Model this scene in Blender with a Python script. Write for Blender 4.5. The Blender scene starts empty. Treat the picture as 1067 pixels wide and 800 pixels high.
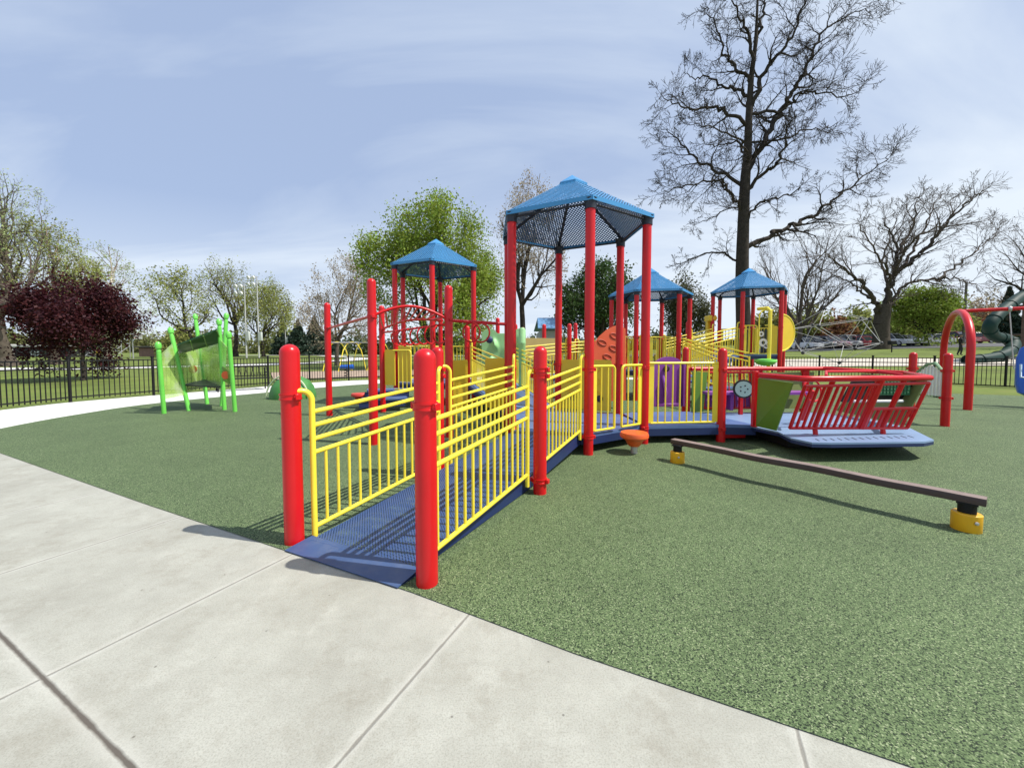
import bpy, math, random
import numpy as np
from mathutils import Vector, Matrix
PI = math.pi
scene = bpy.context.scene
COL = scene.collection
# ------------------------------------------------------------------ camera
CAMH, CAMY, TILT, F, CX, CY = 1.35, -.044, math.radians(2.66), 400.0, 533.5, 386.0
cam = bpy.data.cameras.new('camera'); co = bpy.data.objects.new('camera', cam); COL.objects.link(co)
cam.sensor_width = 36; cam.lens = 36*F/1067; cam.clip_end = 3000; cam.clip_start = .05
cam.shift_y = -14/1067; co.location = (0, CAMY, CAMH); co.rotation_euler = (PI/2-TILT, 0, 0)
scene.camera = co
def at(x, y, Y):
    a = (x-CX)/F; b = (CY-y)/F
    d = (a, math.cos(TILT)+b*math.sin(TILT), -math.sin(TILT)+b*math.cos(TILT)); k = (Y-CAMY)/d[1]
    return Vector((d[0]*k, Y, CAMH+d[2]*k))
# ------------------------------------------------------------------ light
EL = math.radians(55.4); SX, SY = .971, -.238
AZ = math.atan2(SX, SY)
sun = bpy.data.lights.new('sun', 'SUN'); so = bpy.data.objects.new('sun', sun); COL.objects.link(so)
sun.energy = 5.0; sun.angle = math.radians(.53); sun.color = (1, .955, .88)
so.rotation_euler = Vector((-SX*math.cos(EL), -SY*math.cos(EL), -math.sin(EL))).to_track_quat('-Z', 'Y').to_euler()
so.location = (20, -5, 30)
w = bpy.data.worlds.new('World'); scene.world = w; w.use_nodes = True
nt = w.node_tree; nt.nodes.clear()
def N(nt, t, **k):
    n = nt.nodes.new(t)
    for a, v in k.items(): setattr(n, a, v)
    return n
def L(nt, a, b): nt.links.new(a, b)
sky = N(nt, 'ShaderNodeTexSky', sky_type='NISHITA', sun_disc=False, sun_elevation=EL, sun_rotation=AZ, altitude=200, air_density=1.0, dust_density=1.2, ozone_density=1.4)
tc = N(nt, 'ShaderNodeTexCoord'); sep = N(nt, 'ShaderNodeSeparateXYZ'); L(nt, tc.outputs['Generated'], sep.inputs[0])
ad = N(nt, 'ShaderNodeMath', operation='ADD'); L(nt, sep.outputs[2], ad.inputs[0]); ad.inputs[1].default_value = .22
mx = N(nt, 'ShaderNodeMath', operation='MAXIMUM'); L(nt, ad.outputs[0], mx.inputs[0]); mx.inputs[1].default_value = .05
dx = N(nt, 'ShaderNodeMath', operation='DIVIDE'); L(nt, sep.outputs[0], dx.inputs[0]); L(nt, mx.outputs[0], dx.inputs[1])
dy = N(nt, 'ShaderNodeMath', operation='DIVIDE'); L(nt, sep.outputs[1], dy.inputs[0]); L(nt, mx.outputs[0], dy.inputs[1])
cb = N(nt, 'ShaderNodeCombineXYZ'); L(nt, dx.outputs[0], cb.inputs[0]); L(nt, dy.outputs[0], cb.inputs[1])
mp = N(nt, 'ShaderNodeMapping'); L(nt, cb.outputs[0], mp.inputs[0]); mp.inputs['Rotation'].default_value = (0, 0, .55); mp.inputs['Scale'].default_value = (.45, 1.2, 1)
mp.inputs['Location'].default_value = (3.1, 1.7, 0)
n1 = N(nt, 'ShaderNodeTexNoise'); L(nt, mp.outputs[0], n1.inputs['Vector']); n1.inputs['Scale'].default_value = 1.25; n1.inputs['Detail'].default_value = 9; n1.inputs['Roughness'].default_value = .55; n1.inputs['Distortion'].default_value = .8
cr = N(nt, 'ShaderNodeValToRGB'); L(nt, n1.outputs[0], cr.inputs[0])
cr.color_ramp.elements[0].position = .38; cr.color_ramp.elements[0].color = (.0,)*3+(1,)
cr.color_ramp.elements[1].position = .78; cr.color_ramp.elements[1].color = (.80,)*3+(1,)
mb = N(nt, 'ShaderNodeMix', data_type='RGBA'); mb.inputs[0].default_value = .8; L(nt, sky.outputs[0], mb.inputs[6]); mb.inputs[7].default_value = (3.5, 4.4, 6.3, 1)
hz = N(nt, 'ShaderNodeMapRange', interpolation_type='SMOOTHSTEP'); L(nt, sep.outputs[2], hz.inputs[0]); hz.inputs[1].default_value = 0; hz.inputs[2].default_value = .42; hz.inputs[3].default_value = .80; hz.inputs[4].default_value = 0
ex = N(nt, 'ShaderNodeMath', operation='MULTIPLY_ADD'); L(nt, sep.outputs[0], ex.inputs[0]); ex.inputs[1].default_value = .26; L(nt, hz.outputs[0], ex.inputs[2])
fa = N(nt, 'ShaderNodeMath', operation='ADD', use_clamp=True); L(nt, cr.outputs[0], fa.inputs[0]); L(nt, ex.outputs[0], fa.inputs[1])
mix = N(nt, 'ShaderNodeMix', data_type='RGBA'); L(nt, fa.outputs[0], mix.inputs[0]); L(nt, mb.outputs[2], mix.inputs[6]); mix.inputs[7].default_value = (6.3, 7.0, 7.8, 1)
bg = N(nt, 'ShaderNodeBackground'); L(nt, mix.outputs[2], bg.inputs[0]); bg.inputs[1].default_value = .115
wo = N(nt, 'ShaderNodeOutputWorld'); L(nt, bg.outputs[0], wo.inputs[0])
vs = scene.view_settings
vs.view_transform = 'Standard'; vs.look = 'None'; vs.gamma = 1; vs.exposure = .2; vs.use_curve_mapping = False
scene.cycles.max_bounces = 6; scene.cycles.transparent_max_bounces = 24
# ------------------------------------------------------------------ materials
MATS = {}
def mat(name, col, rough=.5, var=.08, vscale=3.0, bump=0, bscale=60, metal=0, spec=.5, coat=0, dirt=None, trans=0, island=0):
    if name in MATS: return MATS[name]
    m = bpy.data.materials.new(name); m.use_nodes = True; MATS[name] = m
    t = m.node_tree; b = t.nodes['Principled BSDF']
    b.inputs['Roughness'].default_value = rough; b.inputs['Metallic'].default_value = metal
    b.inputs['Specular IOR Level'].default_value = spec; b.inputs['Coat Weight'].default_value = coat; b.inputs['Coat Roughness'].default_value = .12
    o = N(t, 'ShaderNodeTexCoord')
    nz = N(t, 'ShaderNodeTexNoise'); L(t, o.outputs['Object'], nz.inputs['Vector']); nz.inputs['Scale'].default_value = vscale; nz.inputs['Detail'].default_value = 5
    mr = N(t, 'ShaderNodeMapRange'); L(t, nz.outputs[0], mr.inputs[0]); mr.inputs[1].default_value = .25; mr.inputs[2].default_value = .75; mr.inputs[3].default_value = 1-var; mr.inputs[4].default_value = 1+var
    hs = N(t, 'ShaderNodeHueSaturation'); hs.inputs['Color'].default_value = (*col, 1); L(t, mr.outputs[0], hs.inputs['Value'])
    out = hs.outputs[0]
    if island:
        g = N(t, 'ShaderNodeNewGeometry')
        m2 = N(t, 'ShaderNodeMapRange'); L(t, g.outputs['Random Per Island'], m2.inputs[0]); m2.inputs[3].default_value = 1-island; m2.inputs[4].default_value = 1+island
        m3 = N(t, 'ShaderNodeMapRange'); L(t, g.outputs['Random Per Island'], m3.inputs[0]); m3.inputs[3].default_value = .475; m3.inputs[4].default_value = .52
        h2 = N(t, 'ShaderNodeHueSaturation'); L(t, out, h2.inputs['Color']); L(t, m2.outputs[0], h2.inputs['Value']); L(t, m3.outputs[0], h2.inputs['Hue']); out = h2.outputs[0]
    if dirt:
        n2 = N(t, 'ShaderNodeTexNoise'); L(t, o.outputs['Object'], n2.inputs['Vector']); n2.inputs['Scale'].default_value = dirt[1]; n2.inputs['Detail'].default_value = 8; n2.inputs['Roughness'].default_value = .7
        r2 = N(t, 'ShaderNodeMapRange'); L(t, n2.outputs[0], r2.inputs[0]); r2.inputs[1].default_value = .5; r2.inputs[2].default_value = .75; r2.inputs[4].default_value = dirt[2]
        mm = N(t, 'ShaderNodeMix', data_type='RGBA'); L(t, r2.outputs[0], mm.inputs[0]); L(t, out, mm.inputs[6]); mm.inputs[7].default_value = (*dirt[0], 1); out = mm.outputs[2]
    L(t, out, b.inputs['Base Color'])
    rr = N(t, 'ShaderNodeMapRange'); L(t, nz.outputs[0], rr.inputs[0]); rr.inputs[3].default_value = max(.03, rough-.1); rr.inputs[4].default_value = min(1, rough+.1); L(t, rr.outputs[0], b.inputs['Roughness'])
    if bump:
        nb = N(t, 'ShaderNodeTexNoise'); L(t, o.outputs['Object'], nb.inputs['Vector']); nb.inputs['Scale'].default_value = bscale; nb.inputs['Detail'].default_value = 4
        bp = N(t, 'ShaderNodeBump'); bp.inputs['Strength'].default_value = bump; bp.inputs['Distance'].default_value = .01; L(t, nb.outputs[0], bp.inputs['Height']); L(t, bp.outputs[0], b.inputs['Normal'])
    if trans:
        tl = N(t, 'ShaderNodeBsdfTranslucent'); L(t, out, tl.inputs[0])
        ms = N(t, 'ShaderNodeMixShader'); ms.inputs[0].default_value = trans
        L(t, b.outputs[0], ms.inputs[1]); L(t, tl.outputs[0], ms.inputs[2]); L(t, ms.outputs[0], t.nodes['Material Output'].inputs[0])
    return m
def perforate(m, pitch, rad):
    t = m.node_tree; out = t.nodes['Material Output']; src = out.inputs[0].links[0].from_socket
    uv = N(t, 'ShaderNodeUVMap')
    ds = []
    for off in (0, .5):
        a = N(t, 'ShaderNodeVectorMath', operation='MULTIPLY_ADD'); L(t, uv.outputs[0], a.inputs[0]); a.inputs[1].default_value = (1/pitch, 1/pitch, 0); a.inputs[2].default_value = (off, off, 0)
        f = N(t, 'ShaderNodeVectorMath', operation='FRACTION'); L(t, a.outputs[0], f.inputs[0])
        s = N(t, 'ShaderNodeVectorMath', operation='SUBTRACT'); L(t, f.outputs[0], s.inputs[0]); s.inputs[1].default_value = (.5, .5, 0)
        ln = N(t, 'ShaderNodeVectorMath', operation='LENGTH'); L(t, s.outputs[0], ln.inputs[0]); ds.append(ln.outputs['Value'])
    mn = N(t, 'ShaderNodeMath', operation='MINIMUM'); L(t, ds[0], mn.inputs[0]); L(t, ds[1], mn.inputs[1])
    lt = N(t, 'ShaderNodeMath', operation='LESS_THAN'); L(t, mn.outputs[0], lt.inputs[0]); lt.inputs[1].default_value = rad
    tr = N(t, 'ShaderNodeBsdfTransparent'); ms = N(t, 'ShaderNodeMixShader')
    L(t, lt.outputs[0], ms.inputs[0]); L(t, src, ms.inputs[1]); L(t, tr.outputs[0], ms.inputs[2]); L(t, ms.outputs[0], out.inputs[0])
    return m
RED = mat('red_powder_coat', (.58, .006, .010), .34, .06, 4, bump=.05, bscale=300, coat=.08, dirt=((.42, .03, .03), 2.2, .2), spec=.4)
YEL = mat('yellow_powder_coat', (.90, .73, .05), .34, .05, 4, coat=.2, dirt=((.55, .42, .06), 3, .25))
YPL = mat('yellow_plastic', (.80, .55, .03), .42, .06, 3, bump=.08, bscale=160)
PLAT = mat('pale_blue_platform', (.21, .31, .48), .36, .08, 2, bump=.1, bscale=180)
BLUE = mat('blue_deck_coating', (.085, .145, .32), .38, .1, 2, bump=.15, bscale=180, dirt=((.2, .25, .36), 2.5, .4))
NAVY = mat('navy_steel', (.012, .026, .10), .45, .1, 3)
ROOF = perforate(mat('blue_roof_steel', (.048, .25, .52), .38, .06, 2), .054, .27)
ROOFU = perforate(mat('blue_roof_shaded_underside', (.018, .085, .2), .5, .06, 2), .054, .27)  # darker copy of the roof blue; shade of the underside put into the colour
ROOFS = mat('blue_roof_trim', (.048, .25, .52), .36, .06, 2)
DARKN = mat('dark_navy_steel', (.012, .018, .035), .5, .1, 3)
PDECK = perforate(mat('perforated_blue_deck', (.04, .085, .22), .42, .1, 2, bump=.1, bscale=150, dirt=((.13, .17, .26), 3, .35)), .025, .21)
GPAN = mat('green_plastic_panel', (.12, .25, .028), .42, .07, 2.5, bump=.06, bscale=120)
OLIVE = mat('olive_plastic_panel', (.2, .24, .07), .5, .06, 2.5)
LIME = mat('lime_green_coat', (.16, .62, .085), .38, .06, 4, coat=.15)
DGREEN = mat('dark_green_plastic', (.012, .07, .025), .45, .1, 3)
BLACK = mat('black_metal', (.009, .009, .010), .6, .15, 5, spec=.25)
BLKP = mat('black_plastic', (.015, .016, .018), .4, .15, 5)
ORANGE = mat('orange_plastic', (.72, .11, .02), .42, .08, 3, bump=.05, bscale=120)
PURP = mat('purple_plastic', (.25, .06, .31), .42, .08, 3)
AMBER = mat('amber_plastic', (.84, .44, .015), .42, .1, 6, dirt=((.5, .3, .06), 8, .5))
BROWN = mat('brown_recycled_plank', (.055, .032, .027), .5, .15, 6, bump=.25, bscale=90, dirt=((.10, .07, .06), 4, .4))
SWINGB = mat('blue_moulded_plastic', (.012, .11, .52), .32, .06, 3, coat=.2)
GALV = mat('galvanised_steel', (.5, .5, .5), .4, .1, 8, metal=.6)
WHITEP = mat('white_plastic', (.72, .73, .7), .45, .05, 4)
SEAGRN = mat('pale_green_plastic', (.30, .58, .26), .5, .15, 3, bump=.3, bscale=12)
TUBEG = mat('dark_teal_plastic', (.003, .028, .022), .6, .12, 2, spec=.3)
WOODP = mat('weathered_timber', (.09, .06, .045), .8, .2, 6, bump=.3, bscale=40)
ROPEW = mat('pale_grey_tube', (.42, .42, .41), .5, .08, 5)
PANELY = mat('clear_yellow_green_panel', (.44, .66, .16), .25, .25, 3.5, dirt=((.80, .84, .74), 2.4, 1.0))
def glassy(m, a):
    t = m.node_tree; out = t.nodes['Material Output']; src = out.inputs[0].links[0].from_socket
    tr = N(t, 'ShaderNodeBsdfTransparent'); ms = N(t, 'ShaderNodeMixShader'); ms.inputs[0].default_value = a
    L(t, src, ms.inputs[1]); L(t, tr.outputs[0], ms.inputs[2]); L(t, ms.outputs[0], out.inputs[0]); return m
glassy(PANELY, .55)
# ------------------------------------------------------------------ mesh builder
class MB:
    def __init__(s): s.v = []; s.f = []; s.uv = {}; s.sm = []; s.mi = []; s.cur = 0
    def add(s, vs, fs, smooth=False, uvs=None):
        b = len(s.v); s.v += [tuple(v) for v in vs]
        for i, f in enumerate(fs):
            if uvs: s.uv[len(s.f)] = [uvs[j] for j in f]
            s.f.append([b+j for j in f]); s.sm.append(smooth); s.mi.append(s.cur)
        return s
    def box(s, c, d, rz=0, rot=None):
        R = rot or Matrix.Rotation(rz, 3, 'Z'); c = Vector(c); hx, hy, hz = d[0]/2, d[1]/2, d[2]/2
        bv = min(hx, hy, hz)*.18
        V = []; 
        for sx in (-1, 1):
            for sy in (-1, 1):
                for sz in (-1, 1):
                    V += [(sx*(hx-bv), sy*(hy-bv), sz*hz), (sx*(hx-bv), sy*hy, sz*(hz-bv)), (sx*hx, sy*(hy-bv), sz*(hz-bv))]
        import bmesh
        bm = bmesh.new(); [bm.verts.new(p) for p in V]
        r = bmesh.ops.convex_hull(bm, input=bm.verts); bm.verts.index_update()
        bmesh.ops.dissolve_limit(bm, angle_limit=.02, verts=bm.verts, edges=bm.edges)
        bm.verts.index_update()
        s.add([c+R@v.co for v in bm.verts], [[v.index for v in f.verts] for f in bm.faces]); bm.free(); return s
    def prism(s, poly, th, nrm=None, smooth=False):
        """poly: coplanar 3D points; extruded by vector th"""
        n = len(poly); th = Vector(th); P = [Vector(p) for p in poly]
        V = P+[p+th for p in P]
        a = Vector((0, 0, 0))
        for i in range(n): a += P[i].cross(P[(i+1) % n])
        F_ = [list(range(n)), list(range(2*n-1, n-1, -1))]+[[i, i+n, (i+1) % n+n, (i+1) % n] for i in range(n)]
        if a.dot(th) > 0: F_ = [f[::-1] for f in F_]
        return s.add(V, F_, smooth)
    def rings(s, rings, caps=True, smooth=True):
        n = len(rings[0]); V = [p for r in rings for p in r]; Fs = []
        for i in range(len(rings)-1):
            for j in range(n): Fs.append([i*n+j, i*n+(j+1) % n, (i+1)*n+(j+1) % n, (i+1)*n+j])
        if caps: Fs.append(list(range(n))[::-1]); Fs.append([(len(rings)-1)*n+j for j in range(n)])
        return s.add(V, Fs, smooth)
    def tube(s, path, r, n=10, caps=True, closed=False):
        P = [Vector(p) for p in path]; rr = r if isinstance(r, (list, tuple)) else [r]*len(P)
        R = []; ref = None
        for i, p in enumerate(P):
            if closed: d = P[(i+1) % len(P)]-P[i-1]
            else: d = P[min(i+1, len(P)-1)]-P[max(i-1, 0)]
            d.normalize()
            if ref is None:
                ref = Vector((0, 0, 1)) if abs(d.z) < .9 else Vector((1, 0, 0))
            a = (ref-d*ref.dot(d)).normalized(); ref = a; b = d.cross(a)
            R.append([p+(a*math.cos(t)+b*math.sin(t))*rr[i] for t in [2*PI*k/n for k in range(n)]])
        if closed: R.append(R[0]); caps = False
        return s.rings(R, caps)
    def lathe(s, c, prof, n=24, axis=None, caps=True):
        c = Vector(c); A = Vector(axis or (0, 0, 1)).normalized(); u = A.orthogonal().normalized(); v = A.cross(u)
        return s.rings([[c+A*z+(u*math.cos(2*PI*k/n)+v*math.sin(2*PI*k/n))*max(r, .0005) for k in range(n)] for r, z in prof], caps)
    def build(s, name, m, parent=None, loc=None):
        me = bpy.data.meshes.new(name)
        off = Vector((0, 0, 0))
        q = parent
        while q is not None: off += q.location; q = q.parent
        if parent is None and loc is not None: off = Vector(loc)
        me.from_pydata([tuple(Vector(v)-off) for v in s.v], [], s.f)
        for mm in (m if isinstance(m, (list, tuple)) else [m]): me.materials.append(mm)
        me.polygons.foreach_set('use_smooth', s.sm); me.polygons.foreach_set('material_index', s.mi)
        if s.uv:
            ul = me.uv_layers.new(name='UVMap')
            for fi, uu in s.uv.items():
                for k, li in enumerate(me.polygons[fi].loop_indices): ul.data[li].uv = uu[k]
        me.update(); me.set_sharp_from_angle(angle=.7)
        o = bpy.data.objects.new(name, me); COL.objects.link(o)
        if parent is not None: o.parent = parent
        elif loc is not None: o.location = loc
        return o
def tag(o, label=None, cat=None, group=None, kind=None):
    if label: o['label'] = label
    if cat: o['category'] = cat
    if group: o['group'] = group
    if kind: o['kind'] = kind
    return o
def thing(name, label, cat, loc, group=None):
    o = bpy.data.objects.new(name, None); COL.objects.link(o); o.location = loc; o.empty_display_size = .2
    return tag(o, label, cat, group)
def V3(a, z=None): return Vector((a[0], a[1], a[2] if z is None else z))
def arcpts(c, u, v, r, a0, a1, n): return [Vector(c)+(Vector(u)*math.cos(a0+(a1-a0)*i/n)+Vector(v)*math.sin(a0+(a1-a0)*i/n))*r for i in range(n+1)]
# ------------------------------------------------------------------ terrain and ground
def sm(a, b, x):
    t = min(1, max(0, (x-a)/(b-a))); return t*t*(3-2*t)
def zt(x, y):
    r = max(0, math.hypot(x, y-4)-17); s = .010+.031*sm(-.1, .8, x/max(y, 5))
    return min(s*r, 2.6+.2*s*r)
def catmull(P, n=8, closed=False):
    out = []; m = len(P)
    for i in range(m if closed else m-1):
        p0, p1, p2, p3 = [Vector(P[k % m]) if closed else Vector(P[min(max(k, 0), m-1)]) for k in (i-1, i, i+1, i+2)]
        for j in range(n):
            t = j/n; out.append(.5*((2*p1)+(p2-p0)*t+(2*p0-5*p1+4*p2-p3)*t*t+(3*p1-p0-3*p2+p3)*t*t*t))
    if not closed: out.append(Vector(P[-1]))
    return out
GRASS = mat('lawn_grass', (.125, .165, .035), .9, .35, .35, bump=.6, bscale=25, dirt=((.20, .19, .06), 1.3, .7), spec=.2)
xs = sorted(set([-400, -250, -160, -120]+list(range(-100, 101, 4))+[120, 160, 250, 400])); ys = sorted(set([-80, -50, -30]+list(range(-20, 131, 4))+[150, 200, 300, 500, 900]))
g = MB(); Vv = [(x, y, zt(x, y)-.03) for y in ys for x in xs]; nx = len(xs)
g.add(Vv, [[j*nx+i, j*nx+i+1, (j+1)*nx+i+1, (j+1)*nx+i] for j in range(len(ys)-1) for i in range(nx-1)], True)
tag(g.build('lawn', GRASS), kind='structure')
RUB = [(1.303, 1.144), (.286, 1.615), (-.561, 2.055), (-1.52, 2.502), (-3.288, 3.33), (-6.88, 5.06), (-8.6, 5.95), (-9.1, 6.75), (-9.5, 8.3), (-9.5, 10.2), (-8.2, 13.2), (-7.26, 15), (-6.1, 16.5), (-3.5, 18.3), (0, 19.3), (5, 19.4), (10, 18), (14, 15.6), (15.5, 13.3), (16, 12.3), (16.6, 9), (15.5, 2), (12, -3.6), (6, -1.2)]
FEN = [(-9.6, 3.6), (-11.2, 6.4), (-12.0, 8.9), (-12.0, 10.4), (-11.2, 12.3), (-10.2, 14.5), (-8.6, 17.7), (-7, 18.9), (-4, 20.5), (0, 21.6), (5, 21.6), (11, 20), (15.2, 17.4), (17.5, 15), (18.2, 13.0), (18.8, 10)]
fpath = [V3(p, 0) for p in catmull([(*p, 0) for p in FEN], 12)]
outer = [(p.x, p.y) for p in catmull([(*p, 0) for p in FEN], 4)]+[(22, 6), (24, -8), (0, -12), (-16, -8), (-14, 0)]
# concrete: joints run along u (edge direction) and v
def concrete(name, joints):
    m = bpy.data.materials.new(name); m.use_nodes = True; t = m.node_tree; b = t.nodes['Principled BSDF']; b.inputs['Roughness'].default_value = .85; b.inputs['Specular IOR Level'].default_value = .3
    o = N(t, 'ShaderNodeTexCoord')
    def noise(sc, det, ro=.6):
        n = N(t, 'ShaderNodeTexNoise'); L(t, o.outputs['Object'], n.inputs['Vector']); n.inputs['Scale'].default_value = sc; n.inputs['Detail'].default_value = det; n.inputs['Roughness'].default_value = ro; return n.outputs[0]
    def mrange(s, a, b_, c, d):
        r = N(t, 'ShaderNodeMapRange'); L(t, s, r.inputs[0]); r.inputs[1].default_value = a; r.inputs[2].default_value = b_; r.inputs[3].default_value = c; r.inputs[4].default_value = d; return r.outputs[0]
    def mixc(f, a, bcol):
        k = N(t, 'ShaderNodeMix', data_type='RGBA'); L(t, f, k.inputs[0])
        if isinstance(a, tuple): k.inputs[6].default_value = (*a, 1)
        else: L(t, a, k.inputs[6])
        k.inputs[7].default_value = (*bcol, 1); return k.outputs[2]
    c = mixc(mrange(noise(1.7, 9, .7), .38, .68, 0, 1), (.42, .42, .365), (.315, .31, .265))
    c = mixc(mrange(noise(4.5, 6, .65), .55, .75, 0, .55), c, (.50, .50, .44))
    ms_ = N(t, 'ShaderNodeMapping'); L(t, o.outputs['Object'], ms_.inputs[0]); ms_.inputs['Rotation'].default_value = (0, 0, .9); ms_.inputs['Scale'].default_value = (1, 14, 1)
    ns_ = N(t, 'ShaderNodeTexNoise'); L(t, ms_.outputs[0], ns_.inputs['Vector']); ns_.inputs['Scale'].default_value = 9; ns_.inputs['Detail'].default_value = 5
    c = mixc(mrange(ns_.outputs[0], .5, .75, 0, .22), c, (.34, .328, .285))
    c = mixc(mrange(noise(26, 6, .7), .52, .7, 0, .4), c, (.31, .30, .26))
    c = mixc(mrange(noise(150, 5, .75), .47, .66, 0, .62), c, (.20, .195, .16))
    c = mixc(mrange(noise(2.6, 10, .82), .50, .70, 0, .6), c, (.225, .205, .16))
    vo = N(t, 'ShaderNodeTexVoronoi'); L(t, o.outputs['Object'], vo.inputs['Vector']); vo.inputs['Scale'].default_value = 7
    c = mixc(mrange(vo.outputs[0], .015, .05, .75, 0), c, (.10, .09, .075))
    hgt = noise(130, 4)
    if joints:
        mp = N(t, 'ShaderNodeMapping'); mp.vector_type = 'POINT'; L(t, o.outputs['Object'], mp.inputs[0]); mp.inputs['Rotation'].default_value = (0, 0, .452)
        nd = N(t, 'ShaderNodeTexNoise'); L(t, o.outputs['Object'], nd.inputs['Vector']); nd.inputs['Scale'].default_value = 14; nd.inputs['Detail'].default_value = 5
        se = N(t, 'ShaderNodeSeparateXYZ'); L(t, mp.outputs[0], se.inputs[0])
        def line(sock, off, per, wid, one=False):
            a = N(t, 'ShaderNodeMath', operation='SUBTRACT'); L(t, sock, a.inputs[0]); a.inputs[1].default_value = off
            q = a.outputs[0]
            if not one:
                p = N(t, 'ShaderNodeMath', operation='PINGPONG'); L(t, q, p.inputs[0]); p.inputs[1].default_value = per/2; q = p.outputs[0]
            else:
                p = N(t, 'ShaderNodeMath', operation='ABSOLUTE'); L(t, q, p.inputs[0]); q = p.outputs[0]
            wn = N(t, 'ShaderNodeMath', operation='MULTIPLY_ADD'); L(t, nd.outputs[0], wn.inputs[0]); wn.inputs[1].default_value = wid*1.1; L(t, q, wn.inputs[2])
            return mrange(wn.outputs[0], wid*.9, wid*1.7, 1, 0)
        ju = line(se.outputs[0], joints[0], joints[1], .008); jv = line(se.outputs[1], joints[2], 0, .011, True); jw = line(se.outputs[1], joints[3], 0, .011, True)
        c = mixc(mrange(line(se.outputs[0], joints[0], joints[1], .034), 0, 1, 0, .30), c, (.55, .545, .49)); c = mixc(mrange(line(se.outputs[1], joints[2], 0, .045, True), 0, 1, 0, .30), c, (.55, .545, .49))
        jh = N(t, 'ShaderNodeMath', operation='MULTIPLY'); L(t, ju, jh.inputs[0]); jh.inputs[1].default_value = .6; ju = jh.outputs[0]
        for j in (jv, jw):
            k = N(t, 'ShaderNodeMath', operation='MAXIMUM'); L(t, ju, k.inputs[0]); L(t, j, k.inputs[1]); ju = k.outputs[0]
        kk = N(t, 'ShaderNodeMath', operation='MULTIPLY'); L(t, ju, kk.inputs[0]); kk.inputs[1].default_value = .9
        c = mixc(kk.outputs[0], c, (.075, .06, .048))
        # tooled margins beside the joints
        h2 = N(t, 'ShaderNodeMath', operation='MULTIPLY_ADD'); L(t, ju, h2.inputs[0]); h2.inputs[1].default_value = -3; L(t, hgt, h2.inputs[2]); hgt = h2.outputs[0]
    L(t, c, b.inputs['Base Color'])
    bp = N(t, 'ShaderNodeBump'); bp.inputs['Strength'].default_value = .35; bp.inputs['Distance'].default_value = .004; L(t, hgt, bp.inputs['Height']); L(t, bp.outputs[0], b.inputs['Normal'])
    return m
ca, sa = math.cos(.452), math.sin(.452)
def ju_(p): return p[0]*ca-p[1]*sa
def jv_(p): return p[0]*sa+p[1]*ca
CONC = concrete('broom_finished_concrete', (ju_((-.33, 1.66)), 1.385, jv_((-1.7, 1.37)), jv_((-1.7, 1.37))-1.85))
CONC2 = mat('pale_path_concrete', (.60, .59, .55), .9, .08, 1.5, bump=.15, bscale=60, dirt=((.42, .41, .37), 2, .5))
def sheet(name, poly, z, m, kind='structure', thick=0):
    b = MB(); P = [Vector((p[0], p[1], z)) for p in poly]
    a = sum(P[i].x*P[(i+1) % len(P)].y-P[(i+1) % len(P)].x*P[i].y for i in range(len(P)))
    if a < 0: P = P[::-1]
    b.add(P, [list(range(len(P)))])
    o = b.build(name, m); 
    import bmesh
    bm = bmesh.new(); bm.from_mesh(o.data); bmesh.ops.triangulate(bm, faces=bm.faces); bm.to_mesh(o.data); bm.free()
    return tag(o, kind=kind)
sheet('sidewalk', outer, 0, CONC)
RINGP = [(p.x, p.y) for p in fpath]+[(15.5, 2), (-6.88, 5.06)]
CONC3 = mat('white_ring_concrete', (.66, .655, .61), .9, .06, 1.2, bump=.15, bscale=60, dirt=((.5, .49, .44), 1.5, .5))  # paler concrete for the ring between the fence and the rubber
sheet('path', RINGP, .0025, CONC3)
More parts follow.
